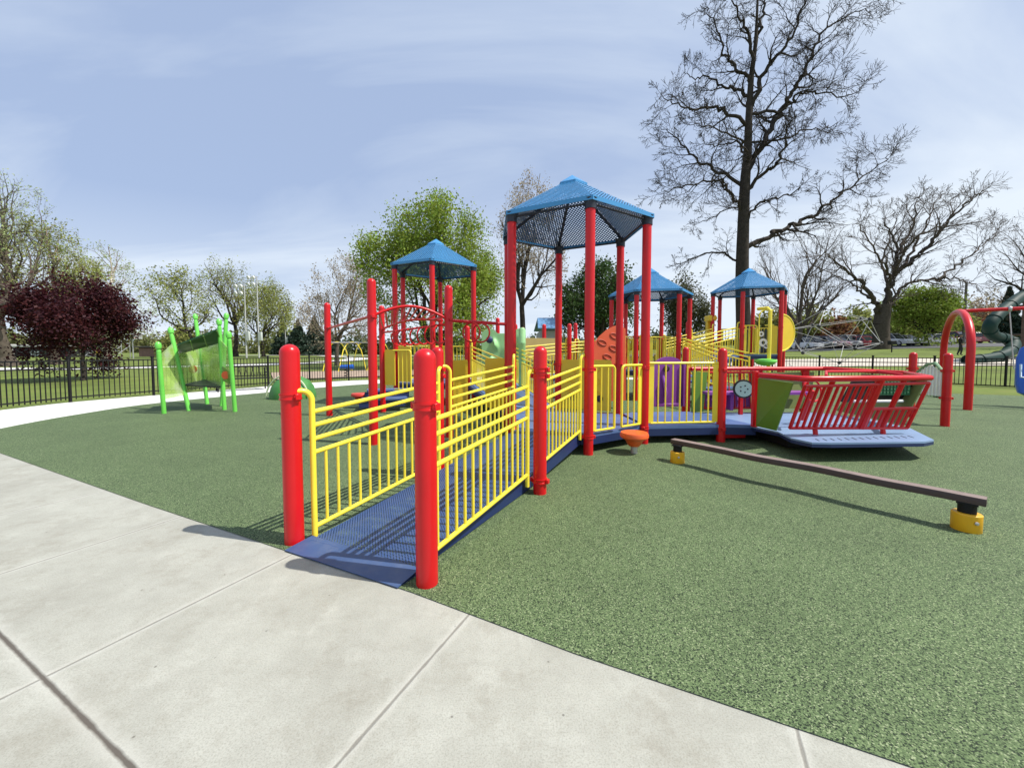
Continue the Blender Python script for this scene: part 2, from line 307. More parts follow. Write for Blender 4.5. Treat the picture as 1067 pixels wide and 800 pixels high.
def rubber():
    m = bpy.data.materials.new('green_speckled_rubber'); m.use_nodes = True; t = m.node_tree; b = t.nodes['Principled BSDF']; b.inputs['Roughness'].default_value = .8; b.inputs['Specular IOR Level'].default_value = .35
    o = N(t, 'ShaderNodeTexCoord')
    v = N(t, 'ShaderNodeTexVoronoi'); L(t, o.outputs['Object'], v.inputs['Vector']); v.inputs['Scale'].default_value = 205; v.inputs['Randomness'].default_value = 1
    s = N(t, 'ShaderNodeSeparateColor'); L(t, v.outputs['Color'], s.inputs[0])
    r = N(t, 'ShaderNodeValToRGB'); L(t, s.outputs[0], r.inputs[0]); r.color_ramp.interpolation = 'CONSTANT'
    cols = [(0, (.014, .026, .011)), (.24, (.078, .118, .048)), (.50, (.112, .166, .068)), (.80, (.165, .225, .10)), (.94, (.28, .33, .18))]
    e = r.color_ramp.elements; e[0].position = 0; e[0].color = (*cols[0][1], 1); e[1].position = cols[1][0]; e[1].color = (*cols[1][1], 1)
    for p, c in cols[2:]:
        q = e.new(p); q.color = (*c, 1)
    n = N(t, 'ShaderNodeTexNoise'); L(t, o.outputs['Object'], n.inputs['Vector']); n.inputs['Scale'].default_value = .9; n.inputs['Detail'].default_value = 8; n.inputs['Roughness'].default_value = .7
    mr = N(t, 'ShaderNodeMapRange'); L(t, n.outputs[0], mr.inputs[0]); mr.inputs[1].default_value = .3; mr.inputs[2].default_value = .7; mr.inputs[3].default_value = .86; mr.inputs[4].default_value = 1.14
    h = N(t, 'ShaderNodeHueSaturation'); L(t, r.outputs[0], h.inputs['Color']); L(t, mr.outputs[0], h.inputs['Value'])
    n2 = N(t, 'ShaderNodeTexNoise'); L(t, o.outputs['Object'], n2.inputs['Vector']); n2.inputs['Scale'].default_value = 2.6; n2.inputs['Detail'].default_value = 9; n2.inputs['Roughness'].default_value = .78; n2.inputs['Distortion'].default_value = .6
    m2 = N(t, 'ShaderNodeMapRange'); L(t, n2.outputs[0], m2.inputs[0]); m2.inputs[1].default_value = .66; m2.inputs[2].default_value = .78; m2.inputs[4].default_value = .5
    k = N(t, 'ShaderNodeMix', data_type='RGBA'); L(t, m2.outputs[0], k.inputs[0]); L(t, h.outputs[0], k.inputs[6]); k.inputs[7].default_value = (.29, .33, .21, 1)
    L(t, k.outputs[2], b.inputs['Base Color'])
    bp = N(t, 'ShaderNodeBump'); bp.inputs['Strength'].default_value = .7; bp.inputs['Distance'].default_value = .004; L(t, s.outputs[1], bp.inputs['Height']); L(t, bp.outputs[0], b.inputs['Normal'])
    return m
RUBP = [(p.x, p.y) for p in catmull([(*p, 0) for p in RUB[5:22]], 8)]+[(p[0], p[1]) for p in RUB[22:]]+RUB[:5]
sheet('rubber_surface', RUBP, .005, rubber())
# paths beyond the fence, draped on the terrain
def ribbon(name, line, wd, m, lift=.02):
    P = catmull([(*p, 0) for p in line], 10); b = MB(); A = []; 
    for i, p in enumerate(P):
        d = (P[min(i+1, len(P)-1)]-P[max(i-1, 0)]).normalized(); n = Vector((-d.y, d.x, 0))
        for k in range(5):
            q = p+n*wd*(k/4-.5); A.append((q.x, q.y, zt(q.x, q.y)+lift))
    b.add(A, [[i*5+k, i*5+k+1, i*5+k+6, i*5+k+5] for i in range(len(P)-1) for k in range(4)][::1], True)
    return tag(b.build(name, m), kind='structure')
MULCH = mat('tan_wood_chip', (.36, .27, .2), .95, .25, 2, bump=.5, bscale=30)
ribbon('path', [(-40, 25.5), (-31, 27), (-26, 33), (-22, 40), (-24, 60), (-40, 82)], 3.2, CONC2)
ribbon('far_path', [(-60, 78), (-40, 84), (-15, 84), (10, 88)], 3, CONC2, .05)
ribbon('woodchip_bed', [(-13.5, 21.5), (-8, 25), (-1, 28), (8, 30)], 6.5, MULCH)
ribbon('paved_area', [(6, 30), (16, 29.5), (26, 26.5), (33, 22), (40, 12)], 8.5, mat('sandy_paving', (.52, .47, .39), .9, .12, 1, bump=.2, bscale=40))
ribbon('parking_lot', [(10, 57), (30, 54), (52, 50), (80, 40)], 13, mat('asphalt', (.09, .09, .092), .85, .2, 1.5, bump=.2, bscale=60))
# ------------------------------------------------------------------ play structure parts
PR = .0635
def post(parent, x, y, z0, z1, clamps=(), dome=True, m=None, r=PR, name='post'):
    b = MB(); pf = [(r, z0)]
    if dome:
        pf += [(r, z1-r*.95)]+[(r*math.cos(a), z1-r*.95+r*.95*math.sin(a)) for a in [PI/2*i/7 for i in range(1, 8)]]
    else: pf += [(r, z1)]
    b.lathe((x, y, 0), pf, 28); p = b.build(name, m or RED, parent)
    for i, (zc, ang) in enumerate(clamps):
        c = MB(); c.lathe((x, y, zc), [(r+.001, -.022), (r+.009, -.022), (r+.009, -.012), (r+.005, -.010), (r+.005, .010), (r+.009, .012), (r+.009, .022), (r+.001, .022)], 28, caps=False)
        d = Vector((math.cos(ang), math.sin(ang), 0)); s = Vector((-d.y, d.x, 0))
        for sg in (-1, 1):
            q = Vector((x, y, zc))+s*sg*(r+.014)
            c.box(q, (.045, .03, .042), ang); c.lathe(q-d*.028, [(.0, 0), (.009, 0), (.009, .012), (.0, .016)], 8, d)
        c.build('clamp', m or RED, p)
    return p
def barrier(parent, A, B, zA, zB, n, inset=.085, a0=.10, a1=.10, top=.90, gap=.098, nr=4, bot=.065, hook=.155, r=.017, rs=.02, rb=.0115, sp=.105, name='guard_rail', h0=True, h1=True):
    """sloped ramp barrier between two post positions; n = inward normal"""
    A = V3(A, 0); B = V3(B, 0); u = (B-A); Ln = u.length; u.normalize(); n = Vector((n[0], n[1], 0)).normalized()
    def Q(s, h): return A+u*s+n*inset+Vector((0, 0, zA+(zB-zA)*s/Ln+h))
    b = MB(); s0, s1 = a0, Ln-a1
    for s, sg, post_s, hk in ((s0, -1, 0, h0), (s1, 1, Ln, h1)):
        tp = top+hook if hk else top
        P = [Q(s, -.05), Q(s, tp-.07)]
        if hk:
            base = A+u*(post_s)+n*(PR*.6); base.z = Q(s, tp).z
            c = Q(s, tp-.07); d = (Vector((base.x, base.y, 0))-Vector((c.x, c.y, 0))); ll = d.length; d.normalize(); rr = min(.07, ll*.7)
            P += [c+d*rr*(1-math.cos(t))+Vector((0, 0, rr*math.sin(t))) for t in [PI/2*i/6 for i in range(1, 7)]]+[Vector((base.x, base.y, c.z+rr))]
        b.tube(P, rs, 12)
    for k in range(nr): b.tube([Q(s0, top-k*gap), Q(s1, top-k*gap)], r, 10, False)
    b.tube([Q(s0, bot), Q(s1, bot)], r, 10, False)
    m = max(2, round((s1-s0)/sp))
    for k in range(1, m): b.tube([Q(s0+(s1-s0)*k/m, bot), Q(s0+(s1-s0)*k/m, top-(nr-1)*gap)], rb, 8, False)
    return b.build(name, YEL, parent)
def infill(parent, A, B, z, name='guard_panel', h=.93, lo=.035, a0=.10, a1=.10, sp=.115, slat=True, m=None, one=0):
    """flat guard with vertical bars, flat side plates and a top tube, between two posts"""
    A = V3(A, 0); B = V3(B, 0); u = B-A; Ln = u.length; u.normalize(); ang = math.atan2(u.y, u.x)
    def Q(s, hh): return A+u*s+Vector((0, 0, z+hh))
    b = MB(); s0, s1 = a0, Ln-a1
    rr = .06
    if one == 0: b.tube([Q(s0-.03, h), Q(s1+.03, h)], .018, 10)
    else:
        if one > 0: b.tube([Q(s0-.03, h), Q(s1-rr, h)]+[Q(s1-rr+rr*math.sin(t), h-rr+rr*math.cos(t)) for t in [PI/2*i/6 for i in range(1, 7)]]+[Q(s1, lo)], .018, 10)
        else: b.tube([Q(s1+.03, h), Q(s0+rr, h)]+[Q(s0+rr-rr*math.sin(t), h-rr+rr*math.cos(t)) for t in [PI/2*i/6 for i in range(1, 7)]]+[Q(s0, lo)], .018, 10)
    b.tube([Q(s0, lo), Q(s1, lo)], .016, 8)
    m_ = max(2, round((s1-s0)/sp))
    for k in range(1, m_): b.tube([Q(s0+(s1-s0)*k/m_, lo), Q(s0+(s1-s0)*k/m_, h)], .0115, 8, False)
    if slat:
        for s in ([s0, s1] if one == 0 else [s0] if one > 0 else [s1]): b.box(Q(s, (h+lo)/2), (.085, .014, h-lo), ang)
    return b.build(name, m or YEL, parent)
def solid(parent, A, B, z0, z1, m, name='play_panel', th=.019, a0=.09, a1=.09, arch=0, lab=None):
    A = V3(A, 0); B = V3(B, 0); u = B-A; Ln = u.length; u.normalize(); n = Vector((-u.y, u.x, 0))
    s0, s1 = a0, Ln-a1; P = [A+u*s0, A+u*s1]; P[0].z = P[1].z = z0; r = .05
    if arch:
        c = (s0+s1)/2; hw = (s1-s0)/2
        P += [A+u*(c+hw*math.cos(t))+Vector((0, 0, z1-arch+arch*math.sin(t))) for t in [PI*i/14 for i in range(15)]]
    else:
        for cs, a in ((s1-r, 0), (s0+r, PI/2)):
            P += [A+u*(cs+r*math.cos(a+t))+Vector((0, 0, z1-r+r*math.sin(a+t))) for t in [PI/2*i/4 for i in range(5)]]
    b = MB(); b.prism([p-n*th/2 for p in P], n*th)
    o = b.build(name, m, parent)
    if lab: o['label'] = lab
    return o
def deckplate(parent, poly, m=BLUE, th=.045, skirt=.15, name='deck', perf=False):
    """poly: list of 3D points (top surface)"""
    b = MB(); P = [Vector(p) for p in poly]; n = len(P)
    a = sum(P[i].x*P[(i+1) % n].y-P[(i+1) % n].x*P[i].y for i in range(n))
    if a < 0: P = P[::-1]
    if perf:
        u = (P[1]-P[0]).normalized(); vv = Vector((-u.y, u.x, 0))
        b.add(P, [list(range(n))], False, [((p-P[0]).dot(u), (p-P[0]).dot(vv)) for p in P])
    else: b.prism([p-Vector((0, 0, th)) for p in P], (0, 0, th))
    o = b.build(name, m, parent)
    s = MB()
    for i in range(n):
        p, q = P[i], P[(i+1) % n]; d = (q-p).normalized(); nn = Vector((-d.y, d.x, 0)).normalized()*.02
        sk = lambda w: min(skirt, max(.01, w.z-.012))
        z1 = -.003 if perf else -.012
        t = [p+Vector((0, 0, z1)), q+Vector((0, 0, z1)), q-Vector((0, 0, sk(q))), p-Vector((0, 0, sk(p)))]
        s.prism([v+nn*.01 for v in t], nn)
    s.build('deck_frame', NAVY, o)
    return o
class Tower: pass
def tower(name, label, c, ang, R, ztop, zd, deckz, clampz=(), group='blue roofed play towers'):
    T = Tower(); t = thing('play_tower', label, 'play tower', (c[0], c[1], 0), group); T.o = t; T.c = Vector((*c, 0))
    T.p = [Vector((c[0]+R*math.cos(ang+i*PI/3), c[1]+R*math.sin(ang+i*PI/3), 0)) for i in range(6)]   # F R BR B L1 L2
    for i, p in enumerate(T.p):
        po = post(t, p.x, p.y, 0, ztop, [(z, ang+i*PI/3) for z in clampz], dome=False)
        k = MB(); k.lathe((p.x, p.y, 0), [(PR+.012, ztop-.10), (PR+.012, ztop-.02), (PR+.03, ztop+.03)], 20); k.build('roof_bracket', DARKN, po)
    RO = R+.09; ap = Vector((c[0], c[1], ztop+.80*R/1.134))
    E = [Vector((c[0]+RO*math.cos(ang+i*PI/3), c[1]+RO*math.sin(ang+i*PI/3), ztop+.045)) for i in range(6)]
    b = MB()
    for i in range(6):
        p, q = E[i], E[(i+1) % 6]; f = .9
        a1, a2 = p.lerp(ap, f), q.lerp(ap, f)
        u = (q-p).normalized(); vv = (ap-(p+q)/2).normalized(); V = [p, q, a2, a1]
        b.add(V, [[0, 1, 2, 3]], False, [((w-p).dot(u), (w-p).dot(vv)) for w in V])
    rf = b.build('roof', ROOF, t)
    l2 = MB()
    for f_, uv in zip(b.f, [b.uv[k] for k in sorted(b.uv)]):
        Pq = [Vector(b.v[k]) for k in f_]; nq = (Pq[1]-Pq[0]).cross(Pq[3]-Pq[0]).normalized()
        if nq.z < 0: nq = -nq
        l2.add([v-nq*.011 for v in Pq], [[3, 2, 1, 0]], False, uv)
    l2.build('roof_underside', ROOFU, rf)  # inner layer of the same sheet, coloured as if in shade
    b = MB()
    for i in range(6):
        p, q = E[i], E[(i+1) % 6]; n = ((p+q)/2-T.c); n.z = 0; n.normalize()
        b.prism([p-n*.004+Vector((0, 0, .006)), q-n*.004+Vector((0, 0, .006)), q-n*.004-Vector((0, 0, .052)), p-n*.004-Vector((0, 0, .052))], n*.012)
    b.build('roof_edge', ROOFS, rf)
    b = MB(); lo = [e.lerp(ap, .80)+Vector((0, 0, .03)) for e in E]; lo2 = [v-Vector((0, 0, .035)) for v in lo]; tip = ap+Vector((0, 0, .045))
    b.add(lo+[tip], [[i, (i+1) % 6, 6] for i in range(6)]); b.add(lo+lo2, [[i+6, (i+1) % 6+6, (i+1) % 6, i] for i in range(6)])
    b.build('roof_cap', ROOFS, rf)
    for i in range(6):
        b = MB(); p = E[i].lerp(ap, .03)-Vector((0, 0, .035)); q = ap-Vector((0, 0, .09))
        b.tube([p, q], .024, 8); b.build('rafter', DARKN, rf)
        b = MB(); p, q = T.p[i].lerp(T.c, 0), T.p[(i+1) % 6]; zz = Vector((0, 0, ztop-.02)); b.tube([p+zz, q+zz], .016, 8); b.build('eave_tube', DARKN, rf)
    if deckz is not None:
        ins = [T.c+(p-T.c)*.985+Vector((0, 0, deckz)) for p in T.p]; T.d = deckplate(t, ins)
    return T
# ---- access ramp --------------------------------------------------------------
Lp, Rp = Vector((-1.55, 2.634, 0)), Vector((-.497, 2.145, 0)); mR = Vector((.267, 3.587, 0)); mL = Vector((-.80, 4.09, 0))
T1 = tower('t1', 'tall blue hexagonal roof on red posts nearest the ramp, tallest in view', (.945, 6.12), math.radians(-86.7), 1.134, 3.29, 0, .27, (.24, 1.13))
F1, R1, BR1, B1, L1, L2 = T1.p
ramp = thing('access_ramp', 'blue perforated ramp with yellow railings between domed red posts, in front', 'ramp', (-1.02, 2.39, 0))
ud = (mR-Rp).normalized(); nd = Vector((ud.y, -ud.x, 0))   # nd points to the right side
ua = math.atan2(ud.y, ud.x)
for p, h, cl in ((Lp, 1.409, (1.045,)), (Rp, 1.375, (1.045,)), (mL, 1.412, (1.17, 1.10)), (mR, 1.412, (1.19, 1.13, .13))):
    post(ramp, p.x, p.y, 0, h, [(z, ua) for z in cl])
barrier(ramp, Lp, mL, .02, .14, nd); barrier(ramp, Rp, mR, .02, .14, -nd)
barrier(ramp, mL, L2, .14, .27, nd); barrier(ramp, mR, F1, .14, .27, -nd)
def rampdeck(parent, a, b, c, d, za, zb):
    o = deckplate(parent, [(a.x, a.y, za), (b.x, b.y, za), (c.x, c.y, zb), (d.x, d.y, zb)], PDECK, perf=True, name='ramp_deck', skirt=.14); return o
ins = .125
rampdeck(ramp, Rp-nd*ins+ud*.04, Lp+nd*ins+ud*.04, mL+nd*ins, mR-nd*ins, .032, .138)
rampdeck(ramp, mR-nd*ins+ud*.006, mL+nd*ins+ud*.006, L2.lerp(F1, .1), F1.lerp(L2, .1), .14, .268)
b = MB(); q = [Vector((-1.545, 2.505, .012)), Vector((-.655, 2.09, .012)), Vector((-.56, 2.245, .036)), Vector((-1.44, 2.665, .036))]
b.prism([v-Vector((0, 0, .005)) for v in q], (0, 0, .005)); b.add([q[0]-Vector((0, 0, .006)), q[1]-Vector((0, 0, .006)), q[2]-Vector((0, 0, .03)), q[3]-Vector((0, 0, .03))], [[0, 1, 2, 3]])
tp_ = b.build('threshold_plate', mat('worn_blue_plate', (.04, .08, .19), .5, .15, 3, dirt=((.13, .16, .24), 4, .5)), ramp)
# ---- tower 1 panels -----------------------------------------------------------
t1 = T1.o
infill(t1, F1, F1.lerp(R1, .46), .27, h=.90, one=1, a1=.03); infill(t1, F1.lerp(R1, .54), R1, .27, h=.90, one=-1, a0=.03)
pp = solid(t1, B1, BR1, .30, 1.22, YPL, a0=.02, a1=.13)
uu = (BR1-B1).normalized(); nn = Vector((uu.y, -uu.x, 0))
def onp(s, h): return B1+uu*s+nn*.014+Vector((0, 0, .27+h))
b = MB(); b.tube([onp(.28+.07*math.sin(k*.9), .75-.03*k) for k in range(16)], .007, 6); b.build('groove_track', AMBER, pp)
b = MB(); b.tube([onp(.75+.06*math.sin(k*.8), .85-.03*k) for k in range(18)], .007, 6)
b.build('groove_track', AMBER, pp)
for s in (.30, .80):
    b = MB(); b.lathe(onp(s, .25), [(.05, 0), (.06, .01), (.06, .025), (.03, .03)], 16, nn); b.build('spinner', BLKP, pp)
# bridge to the glider
P7 = Vector((3.168, 5.735, 0)); P7b = Vector((3.83, 8.42, 0))
br = thing('play_bridge', 'low blue deck with yellow barred guard right of the tall tower', 'play bridge', (2.7, 6.2, 0))
post(br, P7.x, P7.y, 0, 1.42, [(1.09, 0), (.2, 0)]); post(br, P7b.x, P7b.y, 0, 1.475, [(1.1, 0)])
infill(br, R1, P7, .27, h=.925, sp=.118)
deckplate(br, [(R1.x+.05, R1.y-.02, .268), (P7.x+.02, P7.y-.03, .268), (3.66, 5.66, .268), (3.36, 7.0, .268), (2.2, 6.9, .268), (BR1.x+.08, BR1.y, .268)])
b = MB(); b.box((3.42, 5.83, .12), (.36, .05, .16), .1); b.build('support_bracket', RED, br)
# purple hood
ph = thing('slide_hood', 'purple arched slide entrance hood behind the yellow barred guard', 'slide', (3.1, 7.7, 0))
o1 = solid(ph, (2.82, 7.62), (3.46, 7.70), .27, 1.27, PURP, 'hood_panel', th=.05, a0=0, a1=0, arch=.22)
b = MB()
for sx in (2.85, 3.42): b.box((sx, 8.0, .72), (.05, .75, .9), .1)
b.box((3.14, 8.02, .3), (.56, .8, .06), .1); b.build('chute', PURP, ph)
b = MB(); b.lathe((3.08, 7.62, 1.03), [(.035, 0), (.06, .01), (.06, .03), (.035, .04)], 16, (0, -1, 0), False); b.build('porthole_ring', BLKP, o1)
b = MB(); b.tube([(3.02, 7.63, .9), (3.02, 7.59, .8), (3.08, 7.59, .55), (3.06, 7.63, .4)], .03, 8); b.build('grab_handle', mat('lilac_plastic', (.32, .09, .46), .4), o1)
# ---- towers 2,3,4 ---------------------------------------------------------------
T2 = tower('t2', 'blue roofed play tower on the left, in front of the leafy green maple', (-2.02, 10.33), math.radians(-84.2), 1.134, 3.53, 0, .6, (1.4,))
T3 = tower('t3', 'blue roofed play tower far back, half hidden behind the tallest tower', (4.17, 11.62), math.radians(-128.1), 1.134, 3.05, 0, .85, (1.8,))
T4 = tower('t4', 'blue roofed play tower with yellow disc panel, in front of the huge bare trunk', (8.12, 13.24), math.radians(-129.2), 1.134, 3.40, 0, 1.29, (2.15,))
# tower 2
a = T2.p
solid(T2.o, a[5], a[5].lerp(a[0], .5), .62, 1.5, YPL); infill(T2.o, a[5].lerp(a[0], .5), a[0], .6, one=-1, a0=.02)
infill(T2.o, a[4], a[5], .6); infill(T2.o, a[3], a[4], .6); infill(T2.o, a[2], a[3], .6); solid(T2.o, a[2], a[1], .62, 1.5, YPL)
st = MB()
for k in range(2): st.box((-2.95+.0*k, 9.15-.34*k, .46-.17*k), (1.0, .36, .05), .35)
st.build('step', BLUE, T2.o)
b = MB()
for k in range(2): b.box((-2.95, 9.0-.34*k, .36-.17*k), (1.0, .025, .15), .35)
b.build('step_riser', NAVY, T2.o)
# overhead ladder
MK = [(-3.91, 8.126, 2.405), (-2.032, 5.552, 2.42), (-2.939, 8.658, 2.41), (-1.0, 6.05, 2.41)]
ol = thing('overhead_ladder', 'red overhead ladder with arched rungs between tall domed red posts on the left', 'monkey bars', (-2.4, 7.1, 0))
for x, y, h in MK: post(ol, x, y, 0, h, [(1.87, .6)])
m1, m2, m3, m4 = [Vector((x, y, 0)) for x, y, h in MK]
def lift(p, z): return Vector((p.x, p.y, z))
b = MB(); b.tube([lift(m1, 1.86), lift(m2, 1.88)], .022, 10); b.build('rail', RED, ol)
near = [lift(m2.lerp(m4, t), 1.88+.17*math.sin(PI*min(1, t*1.02))**1.0*(1 if t > 0 else 0)) for t in [i/24 for i in range(25)]]
far = [lift(m3.lerp(m4, t*.93), 1.87-.0*t+.10*math.sin(PI*t)) for t in [i/24 for i in range(25)]]
for pth in (near, far):
    b = MB(); b.tube(pth, .021, 10); b.build('rail', RED, ol)
for k in range(2, 23, 2):
    b = MB(); b.tube([near[k], far[max(1, k-1)]], .015, 8); b.build('rung', RED, ol)
rl = [lift(m3.lerp(m4, t), 1.80) for t in [i/20 for i in range(21)]]
rl2 = [p+Vector((.0, .0, 0)) for p in rl]
for k in range(6, 20, 2):
    c = rl[k]-Vector((0, 0, .15)); b = MB(); b.tube(arcpts(c, (.55, .84, 0), (0, 0, 1), .15, PI/2, PI/2+PI*1.25, 14), .014, 8); b.build('loop_rung', RED, ol)
b = MB(); b.tube([p for p in rl], .02, 10); b.build('rail', RED, ol)
hb = [lift(m4, 1.86), lift(L1, 1.84)]
b = MB(); b.tube(hb, .027, 10); b.build('rail', RED, ol)
for t in (.36, .52):
    c = hb[0].lerp(hb[1], t)-Vector((0, 0, .17)); b = MB(); b.tube(arcpts(c, (.93, -.36, 0), (0, 0, 1), .155, 0, 2*PI, 28)[:-1], .014, 8, closed=True); b.build('ring_rung', RED, ol)
solid(ol, m3, (-2.62, 8.5), .62, 1.42, YPL, a0=.08, a1=-.02); infill(ol, (-2.62, 8.5), (-2.2, 8.3), .5, one=1, h=.9, a0=0, a1=0, slat=False)
# back walkway 1 : tower 1 to tower 2 side
wk = thing('ramp_walkway', 'sloping yellow railed walkway rising left behind the tall tower', 'ramp', (-.3, 8.2, 0), 'yellow railed walkways between the towers')
w1, w2 = Vector((-1.08, 9.25, 0)), Vector((.08, 9.95, 0))
for p, h in ((w1, 2.0), (w2, 2.1), (Vector((-.45, 12.1, 0)), 2.45)): post(wk, p.x, p.y, 0, h, [(1.5, 0)])
d1 = (w1-L1).normalized(); n1_ = Vector((d1.y, -d1.x, 0))
barrier(wk, L1, w1, .27, .6, n1_, h0=False); barrier(wk, B1, w2, .27, .6, -n1_, h0=False)
deckplate(wk, [(L1.x, L1.y+.05, .268), (B1.x, B1.y+.05, .268), (w2.x, w2.y, .6), (w1.x, w1.y, .6)])
solid(wk, L1+Vector((-.43, .52, 0)), L1+Vector((-.03, .10, 0)), .33, 1.25, YPL, a0=0, a1=0); solid(wk, (-1.0, 6.35), (-.82, 7.0), .3, 1.22, YPL, a0=0, a1=0)
infill(wk, (-1.3, 7.6), (-1.0, 6.35), .28, one=-1, a0=0, a1=.02, slat=False)
deckplate(wk, [(w1.x, w1.y, .6), (w2.x, w2.y, .6), (.2, 10.9, .6), (-1.0, 10.6, .6)])
# climbing wall and pole
cw = thing('climbing_wall', 'pale green lumpy climbing wall with one blue hold, beside the tall tower', 'climbing wall', (-.3, 9.75, 0))
A0 = at(502, 370, 9.75); B0 = at(547, 370, 9.75); b = MB(); rng = random.Random(4)
nxx, nzz = 40, 50; Vx = []; hold = [(rng.random(), rng.random(), .09+.12*rng.random()) for _ in range(16)]
for j in range(nzz+1):
    for i in range(nxx+1):
        u_, v_ = i/nxx, j/nzz; d = sum(.17*math.exp(-((u_-h[0])**2+(v_-h[1])**2)/(h[2]**2*.3)) for h in hold)
        edge = min(u_, 1-u_, v_, 1-v_); d = min(d, .2)*min(1, edge*8)
        topz = 1.86+.10*math.sin(u_*9)
        Vx.append((A0.x+(B0.x-A0.x)*u_, 9.75-d, .1+(topz-.1)*v_))
b.add(Vx, [[j*(nxx+1)+i, j*(nxx+1)+i+1, (j+1)*(nxx+1)+i+1, (j+1)*(nxx+1)+i] for j in range(nzz) for i in range(nxx)], True)
b.box(((A0.x+B0.x)/2, 9.79, .98), (B0.x-A0.x, .06, 1.72)); wl = b.build('wall_panel', SEAGRN, cw)
b = MB(); c = at(510, 354, 9.55); b.lathe(c, [(.09, 0), (.08, .05), (.04, .08)], 14, (0, -1, .1)); b.build('hold', NAVY, wl)
b = MB(); c = at(544, 360, 9.2); b.lathe((c.x, c.y, 0), [(.085, 0), (.085, 1.55), (.09, 1.56), (.09, 1.6), (.085, 1.61), (.085, 1.9), (.05, 1.95)], 18); b.build('corner_post', SEAGRN, cw)
# back walkway 2 : to tower 3
c3 = T3.p
wk2 = thing('ramp_walkway', 'yellow railed walkway running level behind the tall tower towards the hidden tower', 'ramp', (1.6, 11.5, 0), 'yellow railed walkways between the towers')
f0, f1 = Vector((.3, 10.6, 0)), c3[5]; g0, g1 = Vector((-.05, 11.9, 0)), c3[4]
for p, h in ((f0, 2.05), (f0.lerp(f1, .5), 2.2), (g0, 2.2), (g0.lerp(g1, .28), 2.25), (g0.lerp(g1, .55), 2.3)): post(wk2, p.x, p.y, 0, h, [(1.6, 0)])
du = (f1-f0).normalized(); dn = Vector((-du.y, du.x, 0)); fm, gm = f0.lerp(f1, .5), g0.lerp(g1, .55)
for p, q, za, zb, s in ((f0, fm, .6, .74, 1), (fm, f1, .74, .85, 1), (g0, gm, .6, .74, -1), (gm, g1, .74, .85, -1)): barrier(wk2, p, q, za, zb, dn*s, a0=.06, a1=.06)
deckplate(wk2, [(f0.x, f0.y, .6), (f1.x, f1.y, .85), (g1.x, g1.y, .85), (g0.x, g0.y, .6)])
b = MB(); b.box((f0.x+.55, 11.9, 1.45), (1.3, .03, .7), .35); b.build('shade_board', mat('tan_board', (.42, .33, .12), .6, .1), wk2)
infill(T3.o, c3[5], c3[0], .85, h=.95); infill(T3.o, c3[3], c3[4], .85); infill(T3.o, c3[2], c3[3], .85); solid(T3.o, c3[0], c3[0].lerp(c3[1], .35), .88, 1.85, YPL); infill(T3.o, c3[0].lerp(c3[1], .35), c3[1], .85, one=1, a0=.02)
# orange climber
oc = thing('curved_climber', 'orange curved climbing panel with oval hand holes behind the tall tower', 'climber', (2.4, 9.2, 0))
P = [at(604, 378, 9), at(604, 376, 9)]+[at(x, y, 9) for x, y in ((611, 365), (617, 358), (624, 350), (632, 343.5), (640, 339.5), (648, 338), (654, 342), (655, 378))]
P = [Vector((p.x, 9+.35*(p.x-2.2), p.z)) for p in P]; P[0].z = P[-1].z = .2
b = MB(); b.prism(P, (.03, .09, 0)); oo = b.build('climber_panel', mat('coral_climber_plastic', (.64, .10, .035), .45, .08, 3, bump=.05, bscale=120), oc)
for x, y in ((627, 357), (641, 350), (640, 363), (633, 372)):
    c = at(x, y, 9); c.y = 9+.35*(c.x-2.2); b = MB(); e = Vector((.94, .33, 0)); k = Vector((-.25, 0, .9))
    b.tube([c+(e*math.cos(t)*.10+Vector((0, 0, 1))*math.sin(t)*.065-e*.05*math.sin(t)) for t in [2*PI*i/18 for i in range(18)]], .02, 8, closed=True); b.build('hand_hole', mat('deep_orange_plastic', (.38, .045, .012), .5), oo)
# walkway 3 : tower 3 to tower 4
c4 = T4.p
wk3 = thing('ramp_walkway', 'yellow railed walkway climbing right to the tower with the disc', 'ramp', (6.2, 12.4, 0), 'yellow railed walkways between the towers')
p0, p1, q0, q1 = c3[2], c4[0], c3[3], c4[5]; du = (p1-p0).normalized(); dn = Vector((-du.y, du.x, 0))
pm, qm = p0.lerp(p1, .5), q0.lerp(q1, .5)
for p in (qm,): post(wk3, p.x, p.y, 0, 2.4, [(2.0, 0)])
barrier(wk3, p0, p1, .85, 1.29, dn, sp=.11, gap=.11); barrier(wk3, q0, qm, .85, 1.07, -dn); barrier(wk3, qm, q1, 1.07, 1.29, -dn)
deckplate(wk3, [(p0.x, p0.y, .85), (p1.x, p1.y, 1.29), (q1.x, q1.y, 1.29), (q0.x, q0.y, .85)])
# stairs down from tower 3
s0, s1, e0, e1 = c3[1], c3[1]+Vector((.9, .5, 0)), Vector((4.75, 8.6, 0)), Vector((5.75, 9.0, 0))
stt = thing('play_stairs', 'yellow railed play stairs coming down from the half hidden tower', 'stairs', (5, 9.5, 0))
barrier(stt, s0, e0, .85, .42, (1, 0), h0=False, h1=False, nr=3, a0=.07); barrier(stt, c3[2], e1, .85, .42, (-1, 0), h0=False, h1=False, nr=3, a0=.07)
for k in range(4):
    t = (k+.5)/4; p, q = s0.lerp(e0, t), c3[2].lerp(e1, t); z = .85-.13*(k+1); b = MB(); mm = (p+q)/2; d = q-p
    b.box((mm.x, mm.y, z), (d.length, .42, .05), math.atan2(d.y, d.x)); b.build('stair_tread', BLUE, stt)
